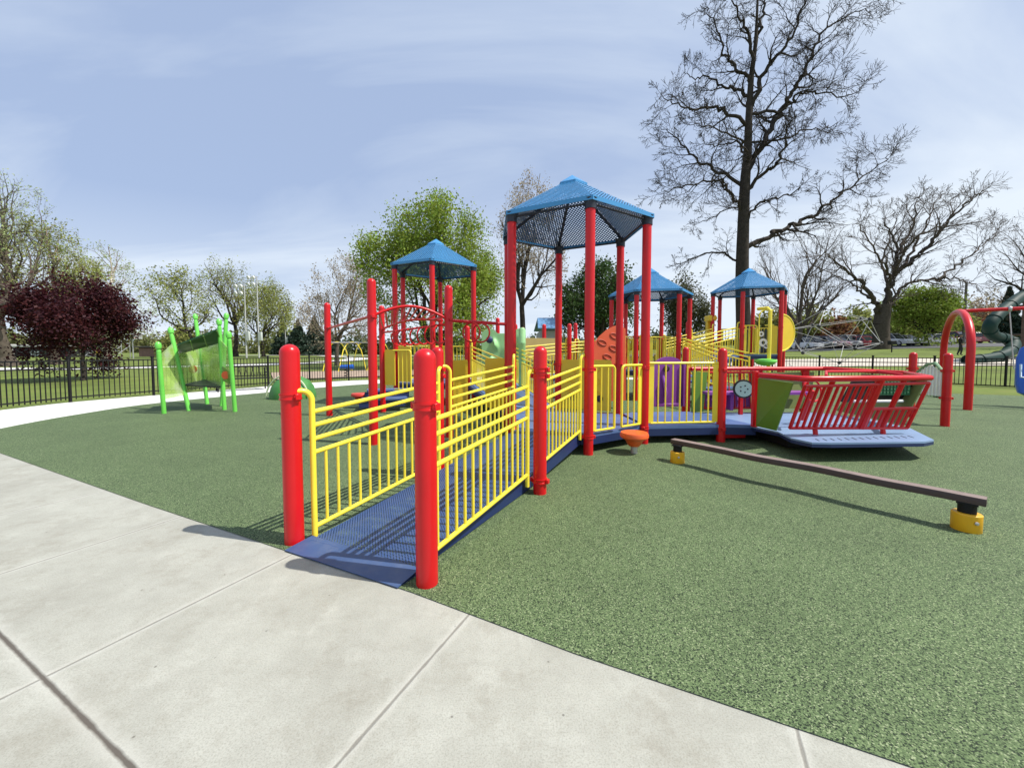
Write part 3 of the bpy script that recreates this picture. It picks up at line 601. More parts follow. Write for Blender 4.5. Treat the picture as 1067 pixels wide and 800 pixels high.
# tower 4
infill(T4.o, c4[0], c4[0].lerp(c4[1], .42), 1.29, one=1, h=.93, a1=.03); solid(T4.o, c4[0].lerp(c4[1], .72), c4[1], 1.31, 2.2, YPL, a0=.02); infill(T4.o, c4[2], c4[3], 1.29); infill(T4.o, c4[3], c4[4], 1.29); infill(T4.o, c4[0].lerp(c4[1], .62), c4[0].lerp(c4[1], .80), 1.29, a0=0, a1=0, slat=False)
dcz = at(817, 346, 11.76).z; dd = Vector((.94, .35, 0)); dc = lift(c4[1], dcz)+dd*.05; dnn = Vector((.35, -.94, 0))
def half(r): return [dc+dd*(r*math.cos(t))+Vector((0, 0, r*math.sin(t))) for t in [-PI/2+PI*k/24 for k in range(25)]]
b = MB(); b.prism([p-dnn*.02 for p in half(.55)], dnn*.04); dp = b.build('disc_panel', YPL, T4.o)
b = MB(); b.tube(half(.57), .035, 8); b.build('disc_rim', YEL, dp)
pn = solid(T4.o, c4[3].lerp(c4[2], .3), c4[2].lerp(c4[3], .12), 1.32, 2.16, mat('charcoal_plastic', (.06, .07, .06), .5), a0=0, a1=0)
for i, (x, y, r) in enumerate(((793, 348, .09), (795, 357, .14), (798, 361, .07))):
    b = MB(); b.lathe(at(x, y, 12.9), [(r*.45, 0), (r, 0), (r, .02), (r*.45, .02)], 14, (0, -1, 0), False); b.build('gear', WHITEP, pn)
fp = thing('climbing_pole', 'tall yellow climbing pole with green step below the disc tower', 'climbing pole', (7.9, 11.8, 0))
b = MB(); c = at(801, 380, 11.6); b.tube([(c.x, c.y, 0), (c.x, c.y, 2.62), (c.x-.02, c.y+.1, 2.7), (c.x-.05, c.y+.5, 2.72)], .05, 12); b.build('pole', YEL, fp)
b = MB(); b.lathe((c.x-.1, c.y, 0), [(.05, .95), (.22, 1.0), (.30, 1.08), (.28, 1.14), (.1, 1.17)], 20); b.build('pod_step', LIME, fp)
b = MB(); hp = at(790, 370, 12.2); b.tube([(hp.x, 12.2, 1.3), (hp.x, 12.2, 2.5)]+[(hp.x+.2-.2*math.cos(t), 12.2, 2.5+.2*math.sin(t)) for t in [PI/2*i/6 for i in range(1, 7)]]+[(hp.x+.45, 12.2, 2.7)], .02, 8); b.build('grab_bar', YEL, fp)
sc = thing('toy_periscope', 'yellow boxy toy periscope standing above the back walkway railing', 'periscope', at(738, 345, 13.6))
c = at(738, 345, 13.6); b = MB(); b.box((c.x, c.y, 1.9), (.14, .14, 1.2)); b.build('tube', YPL, sc); b = MB(); b.box((c.x+.03, c.y-.06, 2.55), (.26, .34, .2)); b.build('eyepiece_box', YPL, sc)
b = MB(); b.lathe((c.x+.1, c.y-.23, 2.55), [(.06, 0), (.075, .02), (.05, .03)], 12, (0, -1, 0)); b.build('lens', AMBER, sc)
# ------------------------------------------------------------------ glider
gl = thing('sway_glider', 'red railed boat-shaped swaying glider with green panels and pale blue platform', 'sway glider', (4.7, 6.0, 0))
ZR = 1.02
A_, B_, C_, D_, E_, F_ = Vector((3.62, 5.55, ZR)), Vector((3.68, 4.76, ZR)), Vector((5.48, 4.98, ZR)), Vector((6.35, 6.15, ZR)), Vector((5.86, 7.2, ZR)), Vector((3.3, 7.02, ZR))
pl = [(3.60, 5.62), (3.705, 5.25), (3.60, 4.86), (3.68, 4.62), (3.9, 4.60), (5.1, 4.66), (5.33, 4.76), (5.80, 5.5), (5.95, 6.3), (5.6, 7.0), (3.3, 7.0), (3.36, 6.9)]
deckplate(gl, [(x, y, .252) for x, y in pl], PLAT, th=.022, skirt=.062, name='platform')
b = MB(); b.tube([A_, B_.lerp(A_, .06), B_.lerp(C_, .04), C_, D_], .038, 12); b.build('near_rail', RED, gl)
b = MB(); b.tube([Vector((3.3, 7.02, 1.05)), Vector((5.86, 7.2, 1.05)), D_], .038, 12); b.build('far_rail', RED, gl)
for x, y, h in ((3.6, 5.62, 1.08), (3.26, 7.05, 1.08)): b = MB(); b.box((x, y, .25+(h-.25)/2), (.07, .07, h-.25)); b.build('upright', RED, gl)
for x, y in ((4.66, 7.2), (5.55, 7.22)): b = MB(); b.box((x, y, .66), (.12, .08, .86)); b.build('upright', RED, gl)
def quad_panel(parent, pts, m, th, name, lab=None):
    b = MB(); n = (Vector(pts[1])-Vector(pts[0])).cross(Vector(pts[2])-Vector(pts[0])).normalized(); b.prism(pts, n*th); o = b.build(name, m, parent)
    if lab: o['label'] = lab
    return o
quad_panel(gl, [(3.615, 5.58, .27), (3.70, 5.27, .235+.03), (3.70, 4.98, .955), (3.62, 5.57, .975)], GPAN, .018, 'end_panel')
quad_panel(gl, [(3.30, 6.98, .27), (3.52, 7.0, .27), (3.60, 7.02, 1.0), (3.31, 7.0, 1.0)], GPAN, .018, 'end_panel')
def grille(parent, p0, p1, q0, q1, nb, name, r=.012, win=2, split=.45):
    """frame bottom p0-p1, top q0-q1"""
    p0, p1, q0, q1 = map(Vector, (p0, p1, q0, q1)); b = MB()
    b.tube([p0, p1], .02, 8); b.tube([q0, q1], .02, 8); b.tube([p0, q0], .022, 8); b.tube([p1, q1], .022, 8)
    for k in range(1, nb):
        t = k/nb; b.tube([p0.lerp(p1, t), p0.lerp(p1, t).lerp(q0.lerp(q1, t), split if t > win else 1)], r, 6, False)
    if win < 1: b.tube([p0.lerp(p1, win).lerp(q0.lerp(q1, win), split), p1.lerp(q1, split)], .022, 8)
    return b.build(name, RED, parent)
gb0, gb1, gt0, gt1 = at(823, 446, 5.06), at(945, 446, 5.12), at(839, 402.5, 4.78), at(968, 399, 4.98)
grille(gl, gb0, gb1, gt0, gt1, 19, 'side_grille', .019, .6)
for t in (.22, .80): 
    b = MB(); p, q = gb0.lerp(gb1, t), gt0.lerp(gt1, t); b.tube([p+Vector((0, 0, -.1)), p+Vector((0, .02, .02)), q+Vector((0, 0, .08))], .03, 8); b.build('strut', RED, gl)
b = MB(); b.tube([gb0.lerp(gb1, .60), gt0.lerp(gt1, .60)+Vector((0, 0, .06))], .045, 8); b.build('strut', RED, gl)
# far side wall, end wall seen through the grille
quad_panel(gl, [(4.5, 7.08, .34), (4.7, 7.1, .34), (4.72, 7.2, 1.0), (4.5, 7.19, 1.0)], OLIVE, .018, 'back_panel')
quad_panel(gl, [(4.75, 7.12, .30), (5.6, 7.16, .30), (5.75, 7.26, .98), (4.75, 7.2, .98)], OLIVE, .018, 'back_panel')
quad_panel(gl, [(3.6, 7.12, .30), (4.5, 7.16, .30), (4.5, 7.2, .62), (3.6, 7.16, .62)], PURP, .018, 'low_panel')
grille(gl, (3.56, 7.04, .32), (4.55, 7.08, .32), (3.56, 7.12, .98), (4.55, 7.16, .98), 10, 'back_grille')
quad_panel(gl, [(5.72, 5.55, .30), (5.9, 6.9, .30), (6.2, 6.75, .98), (5.95, 5.45, .98)], OLIVE, .018, 'stern_panel')
b = MB(); b.box((3.95, 6.95, .62), (.9, .3, .05), .05); b.box((4.0, 7.0, .45), (.06, .2, .3)); b.box((4.9, 6.95, .62), (1.0, .3, .05), .05); b.box((4.9, 7.0, .45), (.06, .2, .3)); b.build('bench_seat', PURP, gl)
b = MB(); c = at(774, 405, 6.7); b.lathe(c, [(.02, 0), (.15, 0), (.165, .02), (.165, .04), (.02, .05)], 24, (-.3, -1, 0)); dr = b.build('steering_drum', BLKP, gl)
b = MB(); b.lathe(c+Vector((-.015, -.05, 0)), [(.02, 0), (.135, 0), (.135, .008), (.02, .01)], 24, (-.3, -1, 0)); df = b.build('drum_face', mat('mint_plastic', (.42, .58, .48), .45), dr)
for k in range(5):
    b = MB(); q = c+Vector((-.018, -.062, 0))+Vector((.95, -.29, 0))*.06*math.cos(k*1.257)+Vector((0, 0, .06*math.sin(k*1.257))); b.lathe(q, [(.004, 0), (.013, 0), (.01, .008), (.002, .01)], 10, (-.3, -1, 0)); dot = b.build('drum_dot', BLKP, dr)
b = MB(); b.box((c.x, c.y+.05, .55), (.06, .06, .6)); b.build('drum_stem', RED, dr)
cp = quad_panel(gl, [(4.95, 5.72, .62), (5.95, 5.75, .62), (6.1, 5.62, .98), (5.02, 5.60, .98)], BLKP, .03, 'console_panel')
b = MB()
for i in range(9):
    for j in range(4):
        b.box((5.42+.05*i, 5.58, .76+.05*j), (.032, .024, .032))
b.box((5.62, 5.592, .835), (.48, .012, .22)); b.build('peg_board', mat('mid_green_plastic', (.03, .16, .07), .45), cp)
b = MB(); b.tube([(5.0, 5.55, .64), (5.75, 5.58, .64)], .02, 8); b.build('console_bar', WHITEP, cp)
b = MB(); b.tube([(4.3, 5.2, 1.03), (4.5, 5.45, 1.08), (5.3, 5.55, 1.08), (5.5, 5.35, 1.04)], .02, 8); b.build('inner_handrail', RED, gl)
b = MB(); b.tube(arcpts((4.55, 5.75, .78), (.9, .2, .1), (0, .3, .95), .17, 0, 2*PI, 26)[:-1], .014, 8, closed=True); b.tube([(4.55, 5.75, .78), (4.55, 5.95, .3)], .03, 8); b.build('steering_wheel', RED, gl)
b = MB()
for x, y in ((4.1, 5.4), (5.0, 5.4), (4.2, 6.6), (5.1, 6.6)): b.tube([(x, y, 0), (x, y, .2)], .06, 10)
b.box((4.6, 6.0, .1), (1.6, 1.6, .12)); b.build('rocker_base', BLACK, gl)
# slots in the platform
b = MB()
for k in range(14):
    x = 3.85+.105*k; b.box((x, 4.75+.014*k, .2535), (.012, .12, .003), -.35)
b.build('anti_slip_strip', DARKN, gl)
# ------------------------------------------------------------------ chime panel
cpn = thing('chime_panel', 'white slatted musical panel in a green frame between two domed red posts', 'chime panel', (8.1, 7.4, 0))
pa, pb = Vector((7.943, 6.949, 0)), Vector((8.35, 7.95, 0))
for p, h in ((pa, 1.345), (pb, 1.36)): post(cpn, p.x, p.y, 0, h, [(1.02, 1.2), (.52, 1.2)])
u = (pb-pa).normalized(); Ln = (pb-pa).length
def cq(s, z): return pa+u*s+Vector((0, 0, z))
fr = [cq(.09, .52), cq(.09, .98), cq(.35, 1.15), cq(.6, 1.12), cq(Ln-.09, .90), cq(Ln-.09, .50)]
b = MB(); b.tube(fr, .028, 8, closed=True); b.build('frame', mat('sage_plastic', (.22, .36, .2), .5), cpn)
for k in range(9):
    s = .13+(Ln-.26)*k/8; zt_ = .98+.15*math.sin(PI*k/8)-.08*k/8; b = MB(); c = cq(s, (zt_+.53)/2); b.box(c, (.06, .02, zt_-.53), math.atan2(u.y, u.x)); b.build('chime_bar', WHITEP, cpn)
# ------------------------------------------------------------------ balance beam
bb = thing('balance_beam', 'long brown curved balance beam on short amber feet across the rubber', 'balance beam', (2.7, 3.7, 0))
cen = catmull([(2.018, 4.725, 0.27), (2.347, 4.298, 0.27), (2.587, 3.935, 0.27), (2.911, 3.587, 0.27), (3.142, 3.237, 0.27), (3.355, 2.98, 0.27), (3.523, 2.756, 0.27)], 8)
b = MB(); R_ = []
for i, p in enumerate(cen):
    d = (cen[min(i+1, len(cen)-1)]-cen[max(i-1, 0)]).normalized(); n = Vector((-d.y, d.x, 0))*.053
    R_.append([p+n*.94, p+n+Vector((0, 0, -.006)), p+n+Vector((0, 0, -.052)), p-n+Vector((0, 0, -.052)), p-n+Vector((0, 0, -.006)), p-n*.94])
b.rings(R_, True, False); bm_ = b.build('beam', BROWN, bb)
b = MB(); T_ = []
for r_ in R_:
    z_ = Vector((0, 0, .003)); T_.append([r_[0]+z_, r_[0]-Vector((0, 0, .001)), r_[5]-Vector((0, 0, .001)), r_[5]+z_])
b.rings(T_, True, False); b.build('lit_top_strip', mat('sunlit_plank_top', (.22, .165, .145), .7, .15, 9, bump=.3, bscale=120, dirt=((.13, .10, .085), 5, .6)), bm_)  # lighter strip paints sunlight onto the beam top; the plank is darkened for shade
for p, i in ((Vector((2.035, 4.625, 0)), 0), (Vector((3.462, 2.825, 0)), 1)):
    b = MB(); b.lathe(p, [(.078, 0), (.082, .006), (.082, .132), (.076, .138), (.02, .140)], 24); ft = b.build('foot', AMBER, bb)
    b = MB(); b.lathe(p, [(.05, .135), (.05, .208)], 20); b.box(p+Vector((0, 0, .212)), (.11, .095, .016), -.9); b.build('bracket', BLACK, ft)
    b = MB(); b.lathe(p+Vector((-.02, -.081, .085)), [(.014, 0), (.012, .008), (.004, .010)], 8, (0, -1, 0)); b.build('bolt', GALV, ft)
# ------------------------------------------------------------------ stools
def stool(x, y, r, h, label, m):
    s = thing('stepping_pod', label, 'stepping pod', (x, y, 0), 'round stepping pods')
    b = MB(); b.lathe((x, y, 0), [(.01, .10), (r*.36, .10), (r*.5, .13), (r*.58, h-.12), (r*.66, h-.1), (r*.92, h-.075), (r, h-.06), (r, h-.02), (r*.94, h), (.01, h+.006)], 28); b.build('seat', m, s)
    b = MB(); b.lathe((x, y, 0), [(.045, 0), (.045, .12)], 16); b.build('stem', GALV, s)
stool(1.64, 5.06, .185, .285, 'orange stepping pod beside the tall tower front posts', ORANGE)
stool(-3.7, 9.3, .22, .36, 'red stepping pod beyond the ramp, between the tall ladder posts', mat('coral_plastic', (.62, .05, .03), .42, .08))
# green boulder dome
c = Vector((-6.55, 11.4, 0)); gd = thing('climbing_dome', 'small green climbing dome half hidden behind the left ramp post', 'climbing dome', c)
b = MB(); b.lathe(c, [(.62, 0), (.62, .12), (.56, .34), (.44, .52), (.25, .63), (.02, .67)], 28); b.build('shell', mat('leaf_green_plastic', (.06, .22, .05), .5, .2, 4, bump=.3, bscale=8), gd)
b = MB(); b.tube([c+Vector((.62*math.cos(t), -.3, .70*math.sin(t))) for t in [PI*i/20 for i in range(21)]], .022, 8); b.build('hand_rim', mat('pale_lime', (.55, .62, .42), .5), gd)
# ------------------------------------------------------------------ lime green shelter
sh = thing('play_shelter', 'small leaning lime green play shelter with tilted roof and see-through panels', 'play shelter', (-7.2, 8.8, 0))
def g0_(x, y):
    a = (x-CX)/F; bq = (CY-y)/F; d = (a, math.cos(TILT)+bq*math.sin(TILT), -math.sin(TILT)+bq*math.cos(TILT)); k = -CAMH/d[2]; return Vector((d[0]*k, CAMY+d[1]*k, 0))
SP = []
for (bx, by, tx, ty, dy) in ((171, 431, 164.5, 356, -.1), (197, 428, 177, 341, .1), (216, 421, 203, 327, .2), (234, 427, 228, 332, .0), (245, 429, 238, 345, -.1), (231, 423, 236, 326, .2)):
    p = g0_(bx, by); q = at(tx, ty, p.y+dy); d = (q-p); Ld = d.length; dn_ = d.normalized(); SP.append((p, q))
    b = MB(); r = .043; b.lathe(p, [(r, -.0), (r, Ld-.2), (r*.8, Ld-.19), (r*.8, Ld-.15), (r*1.2, Ld-.14), (r*1.35, Ld-.08), (r*1.1, Ld-.03), (r*.4, Ld)], 16, dn_); b.build('post', LIME, sh)
def on(i, t): return SP[i][0].lerp(SP[i][1], t)
cv = [at(185.5, 361, 8.45), at(224, 346, 8.6), at(233, 352, 9.2), at(229, 357.5, 9.3), at(189, 368, 9.2)]
b = MB(); b.prism([at(184.5, 360, 8.45), at(226, 344, 8.6), at(231, 357, 9.35), at(187, 369, 9.35)], (0, 0, .03)); rf = b.build('roof', DGREEN, sh)
b = MB()
for t in (.0, .33, .66, 1): b.tube([at(184.5, 360, 8.45).lerp(at(226, 344, 8.6), t)-Vector((0, 0, .01)), at(187, 369, 9.35).lerp(at(231, 357, 9.35), t)-Vector((0, 0, .01))], .012, 8)
b.build('roof_batten', GPAN, rf)
def spanel(i, j, t0, t1, m, ins=.08, name='clear_panel', lab=None):
    P = [on(i, t0), on(j, t0), on(j, t1), on(i, t1)]; c = sum(P, Vector())/4; b = MB(); P = [c+(p-c)*.9 for p in P]
    n = (P[1]-P[0]).cross(P[2]-P[0]).normalized()*.012; b.prism(P, n); o = b.build(name, m, sh)
    return o
for i, j, t0, t1 in ((0, 1, .16, .85), (1, 2, .18, .7), (2, 5, .2, .8), (3, 4, .3, .8), (2, 3, .2, .62)): spanel(i, j, t0, t1, PANELY)
b = MB(); b.prism([on(1, .30), on(3, .24), on(5, .24), on(2, .26)], (0, 0, .03)); b.build('bench_board', BLKP, sh)
pd = spanel(3, 4, .32, .5, GPAN); 
b = MB(); b.lathe(on(3, .42).lerp(on(4, .42), .5)+Vector((.0, -.04, 0)), [(.01, 0), (.09, 0), (.09, .02), (.01, .02)], 16, (0, -1, 0)); b.build('red_disc', ORANGE, sh)
b = MB(); b.lathe(on(2, .42).lerp(on(1, .42), .35)+Vector((.0, -.06, 0)), [(.01, 0), (.10, 0), (.10, .02), (.01, .02)], 16, (0, -1, 0)); b.build('red_disc', mat('rust_plastic', (.35, .12, .04), .5), sh)
b = MB(); b.lathe(on(2, .45).lerp(on(5, .45), .7)+Vector((.0, -.06, 0)), [(.01, 0), (.13, 0), (.13, .02), (.01, .02)], 16, (0, -1, 0)); b.build('green_leaf_disc', DGREEN, sh)
# ------------------------------------------------------------------ bench
bn = thing('park_bench', 'black slatted metal bench on the path in front of the left fence', 'bench', (-9.55, 14.0, 0))
bp0, bp1 = Vector((-10.45, 13.35, 0)), Vector((-9.25, 14.45, 0)); u = (bp1-bp0).normalized(); n = Vector((u.y, -u.x, 0)); ang = math.atan2(u.y, u.x); Lb = (bp1-bp0).length
b = MB()
for k in range(6): b.box(bp0+u*Lb/2+n*(.1+.08*k)+Vector((0, 0, .43)), (Lb, .06, .025), ang)
b.build('seat', BLACK, bn)
b = MB()
for k in range(2): b.box(bp0+u*Lb/2-n*(.02+.10*k)+Vector((0, 0, .50+.34*k)), (Lb, .035, .035), ang)
for k in range(17):
    p = bp0+u*(Lb*k/16); q = p+u*(.07 if k % 2 else -.07)*(0 if k in (0, 16) else 1); b.tube([p-n*.02+Vector((0, 0, .5)), q-n*.12+Vector((0, 0, .84))], .013, 6)
b.build('backrest', BLACK, bn)
for t in (.05, .95):
    p = bp0+u*Lb*t; b = MB(); b.tube([p+n*.0, p+n*.02+Vector((0, 0, .42)), p-n*.1+Vector((0, 0, .8))], .022, 8); b.tube([p+n*.52, p+n*.5+Vector((0, 0, .62)), p+Vector((0, 0, .64))], .022, 8); b.build('leg', BLACK, bn)
# ------------------------------------------------------------------ fence
fe = thing('metal_fence', 'black metal picket fence curving behind the whole rubber playground', 'fence', (fpath[0].x, fpath[0].y, 0))
acc = [0]
for i in range(1, len(fpath)): acc.append(acc[-1]+(fpath[i]-fpath[i-1]).length)
def fpt(s):
    for i in range(1, len(fpath)):
        if acc[i] >= s:
            t = (s-acc[i-1])/(acc[i]-acc[i-1]); return fpath[i-1].lerp(fpath[i], t)
    return fpath[-1].copy()
nsec = int(acc[-1]/1.83)
for k in range(nsec+1):
    p = fpt(k*1.83); b = MB(); b.box(p+Vector((0, 0, .60)), (.055, .055, 1.22)); b.box(p+Vector((0, 0, 1.22)), (.07, .07, .03)); b.build('fence_post', BLACK, fe)
    if k == nsec: break
    q = fpt((k+1)*1.83); d = q-p; a = math.atan2(d.y, d.x); b = MB()
    for z in (.14, .93, 1.13): b.box((p+q)/2+Vector((0, 0, z)), (d.length-.05, .028, .034), a)
    for j in range(1, 16):
        c = p.lerp(q, j/16)+Vector((0, 0, .61)); hx = .009; R = Matrix.Rotation(a, 3, 'Z')
        V = [c+R@Vector((sx*hx, sy*hx, sz*.54)) for sx in (-1, 1) for sy in (-1, 1) for sz in (-1, 1)]
        b.add(V, [[0, 1, 3, 2], [4, 6, 7, 5], [0, 4, 5, 1], [2, 3, 7, 6], [1, 5, 7, 3]])
    b.build('picket_panel', BLACK, fe)
# ------------------------------------------------------------------ arch swing
sw = thing('arch_swing_frame', 'red arched swing frame at the right edge with a long top bar', 'swing frame', (11.8, 10.2, 0))
la, lb = Vector((10.735, 8.95, 0)), Vector((12.85, 11.4, 0)); md = (la+lb)/2; u = (lb-la).normalized(); hw = (lb-la).length/2
hs = 2.42-1.0
P = [la, lift(la, .7), lift(la, hs)]+[md+u*(-hw*math.cos(t))+Vector((0, 0, hs+1.0*math.sin(t))) for t in [PI*i/20 for i in range(1, 20)]]+[lift(lb, hs), lift(lb, .7), lb]
b = MB(); b.tube(P, .075, 16); b.build('arch', RED, sw)
dv = Vector((u.y, -u.x, 0)); top = md+Vector((0, 0, 2.44))
b = MB(); b.tube([top, top+dv*5.2], .045, 14); b.build('top_bar', RED, sw)
la2, lb2 = la+dv*5.2, lb+dv*5.2
P2 = [p+dv*5.2 for p in P]; b = MB(); b.tube(P2, .075, 16); b.build('arch', RED, sw)
hs_ = thing('hanging_swing', 'big blue moulded swing seat hanging at the right edge', 'swing seat', top+dv*1.25-Vector((0, 0, 1.7)))
for sx in (.86, 1.65):
    q = top+dv*sx; b = MB(); b.lathe(q, [(.06, -.03), (.075, 0), (.06, .03)], 12, dv, False); b.tube([q-Vector((0, 0, .05)), q-Vector((0, 0, 1.5))+dv*(.12 if sx < 1 else -.12)], .012, 6); b.build('chain', GALV, hs_)
c = top+dv*1.46; c.z = .86
b = MB(); Rr = []
for i, (z, wd, yo, dp) in enumerate(((-.58, .30, .1, .10), (-.50, .42, .08, .20), (-.3, .45, .0, .22), (0, .44, -.10, .14), (.35, .42, -.18, .10), (.60, .36, -.22, .07), (.68, .25, -.23, .05))):
    Rr.append([c+dv*wd*math.cos(t)*abs(math.cos(t))**-.4*1 if False else c+dv*(wd*(abs(math.cos(t))**.6)*(1 if math.cos(t) > 0 else -1))+u*(-yo+dp*(abs(math.sin(t))**.6)*(1 if math.sin(t) > 0 else -1))+Vector((0, 0, z)) for t in [2*PI*k/24 for k in range(24)]])
b.rings(Rr); b.build('seat_shell', SWINGB, hs_)
b = MB(); b.tube([c+dv*-.42-u*.2+Vector((0, 0, .2)), c+dv*-.44-u*.34+Vector((0, 0, -.1)), c+dv*-.1-u*.42+Vector((0, 0, -.2)), c+dv*.42-u*.3+Vector((0, 0, -.2))], .022, 8); b.build('harness_bar', mat('pale_blue_plastic', (.45, .6, .72), .4), hs_)
# ------------------------------------------------------------------ trees
def seg_mesh(name, segs, m, parent, off):
    if not segs: return None
    A = np.array([s[0]+s[1]+(s[2], s[3]) for s in segs], dtype=np.float64); allv, allf, nv = [], [], 0
    for lo, hi, k in ((.09, 99, 9), (.03, .09, 6), (.012, .03, 4), (0, .012, 3)):
        S = A[(A[:, 6] >= lo) & (A[:, 6] < hi)]
        if not len(S): continue
        P, Q = S[:, :3], S[:, 3:6]; d = Q-P; d /= np.maximum(np.linalg.norm(d, axis=1, keepdims=True), 1e-9)
        ref = np.where(np.abs(d[:, 2:3]) < .9, np.array([[0, 0, 1.]]), np.array([[1., 0, 0]])); a = np.cross(ref, d); a /= np.linalg.norm(a, axis=1, keepdims=True); b = np.cross(d, a)
        t = 2*PI*np.arange(k)/k; ring = a[:, None]*np.cos(t)[None, :, None]+b[:, None]*np.sin(t)[None, :, None]
        ext = d*np.minimum(S[:, 7:8]*.5, .05)
        V = np.stack([P[:, None]+ring*S[:, 6, None, None], (Q+ext)[:, None]+ring*S[:, 7, None, None]], 1)
        n = len(S); base = nv+np.arange(n)[:, None]*2*k; j = np.arange(k); jn = (j+1) % k
        allf.append(np.stack([base+j, base+jn, base+k+jn, base+k+j], 2).reshape(-1, 4)); allv.append(V.reshape(-1, 3)); nv += n*2*k
    return np_mesh(name, np.concatenate(allv)-np.array(off), np.concatenate(allf), m, parent, True)
def np_mesh(name, V, Fq, m, parent, smooth=False):
    me = bpy.data.meshes.new(name); me.vertices.add(len(V)); me.vertices.foreach_set('co', V.astype(np.float32).ravel())
    me.loops.add(Fq.size); me.loops.foreach_set('vertex_index', Fq.astype(np.int32).ravel())
    me.polygons.add(len(Fq)); me.polygons.foreach_set('loop_start', (np.arange(len(Fq))*Fq.shape[1]).astype(np.int32))
    if smooth: me.polygons.foreach_set('use_smooth', np.ones(len(Fq), bool))
    me.update(calc_edges=True); me.materials.append(m)
    o = bpy.data.objects.new(name, me); COL.objects.link(o)
    if parent: o.parent = parent
    return o
def leaf_mesh(name, pts, size, m, parent, off, seed=0, asp=.62):
    r = np.random.default_rng(seed); P = np.array(pts)-np.array(off); n = len(P)
    a = r.normal(size=(n, 3)); a /= np.linalg.norm(a, axis=1, keepdims=True); b = np.cross(a, r.normal(size=(n, 3))); b /= np.linalg.norm(b, axis=1, keepdims=True)
    s = size*(.55+.9*r.random((n, 1))); V = np.stack([P+a*s, P+b*s*asp, P-a*s, P-b*s*asp], 1).reshape(-1, 3)
    return np_mesh(name, V, np.arange(4*n).reshape(n, 4), m, parent)
def nrm3(d):
    l = math.sqrt(d[0]*d[0]+d[1]*d[1]+d[2]*d[2]) or 1; return (d[0]/l, d[1]/l, d[2]/l)
class Grow:
    def __init__(s, seed, maxl=4, wob=.22, trop=.05, ratio=.62, ang=(.6, 1.0), dens=1.0, rmin=.006, step=.5, droop=0, rr=.6):
        s.r = random.Random(seed); s.segs = []; s.tips = []; s.cap = 1.5; s.__dict__.update(maxl=maxl, wob=wob, trop=trop, ratio=ratio, ang=ang, dens=dens, rmin=rmin, step=step, droop=droop, rr=rr)
    def child_dir(s, d):
        r = s.r; a = r.uniform(*s.ang); v = nrm3((r.gauss(0, 1), r.gauss(0, 1), r.gauss(0, 1))); k = v[0]*d[0]+v[1]*d[1]+v[2]*d[2]
        v = nrm3((v[0]-k*d[0], v[1]-k*d[1], v[2]-k*d[2])); c, q = math.cos(a), math.sin(a)
        return (d[0]*c+v[0]*q, d[1]*c+v[1]*q, d[2]*c+v[2]*q)
    def branch(s, p, d, rad, Ln, lvl):
        r = s.r; n = max(3, int(Ln/s.step)+1) if lvl < s.maxl else max(2, int(Ln/s.step)+1); sl = Ln/n; acc = r.random()
        for i in range(n):
            tr = s.trop if lvl < s.maxl else s.trop-s.droop
            d = nrm3((d[0]+r.gauss(0, s.wob), d[1]+r.gauss(0, s.wob), d[2]+r.gauss(0, s.wob)+tr)); q = (p[0]+d[0]*sl, p[1]+d[1]*sl, p[2]+d[2]*sl)
            f0, f1 = i/n, (i+1)/n; ra, rb = max(s.rmin, rad*(1-.75*f0)), max(s.rmin, rad*(1-.75*f1)); s.segs.append((p, q, ra, rb)); p = q
            if lvl >= s.maxl-1 and (lvl == s.maxl or f1 > .3): s.tips.append((p, d))
            if lvl < s.maxl:
                acc += s.dens*(.55+1.1*f1)*(1.15 if lvl else 1.0)
                while acc >= 1:
                    acc -= 1; s.branch(p, s.child_dir(d), max(s.rmin, rb*s.rr), Ln*s.ratio*(1.05-.45*f1)*r.uniform(.7, 1.2), lvl+1)
        if lvl < s.maxl: s.branch(p, d, max(s.rmin, rad*.25), Ln*s.ratio*.7, lvl+1)
    def limb(s, pts, r0, r1, lvl=1, dens=1.0, cl=.45, jit=.12):
        """explicit limb through given points, with twigs growing all along it"""
        pts = list(pts); pts[-1] = Vector(pts[-2]).lerp(Vector(pts[-1]), .55); r = s.r; P = catmull(pts, 6); K = [(r.uniform(.9, 2.6), r.uniform(0, 6), jit*r.uniform(.5, 1)) for _ in range(6)]
        P = [p+min(1, i*.4)*Vector((sum(k[2]*math.sin(k[0]*i+k[1]) for k in K[:2]), 1.4*sum(k[2]*math.sin(k[0]*i+k[1]) for k in K[2:4]), sum(k[2]*math.sin(k[0]*i+k[1]) for k in K[4:]))) for i, p in enumerate(P)]
        tot = sum((P[i+1]-P[i]).length for i in range(len(P)-1)); run = 0; acc = r.random()
        for i in range(len(P)-1):
            l = (P[i+1]-P[i]).length; f0, f1 = run/tot, (run+l)/tot; run += l
            ra, rb = r0+(r1-r0)*f0, r0+(r1-r0)*f1; s.segs.append((tuple(P[i]), tuple(P[i+1]), ra, rb)); d = nrm3(P[i+1]-P[i])
            acc += dens*l*(.25+.9*f1)
            while acc >= 1:
                acc -= 1; s.branch(tuple(P[i+1]), s.child_dir(d), min(rb*.62, .10), min(s.cap, tot*cl*(1.1-.6*f1))*r.uniform(.6, 1.25), lvl+1)
        s.branch(tuple(P[-1]), d, r1, min(s.cap, tot*cl)*.35, lvl+1)
BARKD = mat('dark_furrowed_bark', (.045, .038, .032), .95, .3, 5, bump=.8, bscale=14, spec=.1)
BARKM = mat('grey_brown_bark', (.11, .09, .072), .95, .3, 5, bump=.6, bscale=14, spec=.1)
BARKW = mat('pale_sycamore_bark', (.42, .38, .31), .9, .35, 2, bump=.4, bscale=10, dirt=((.18, .15, .11), 2.5, .8), spec=.1)
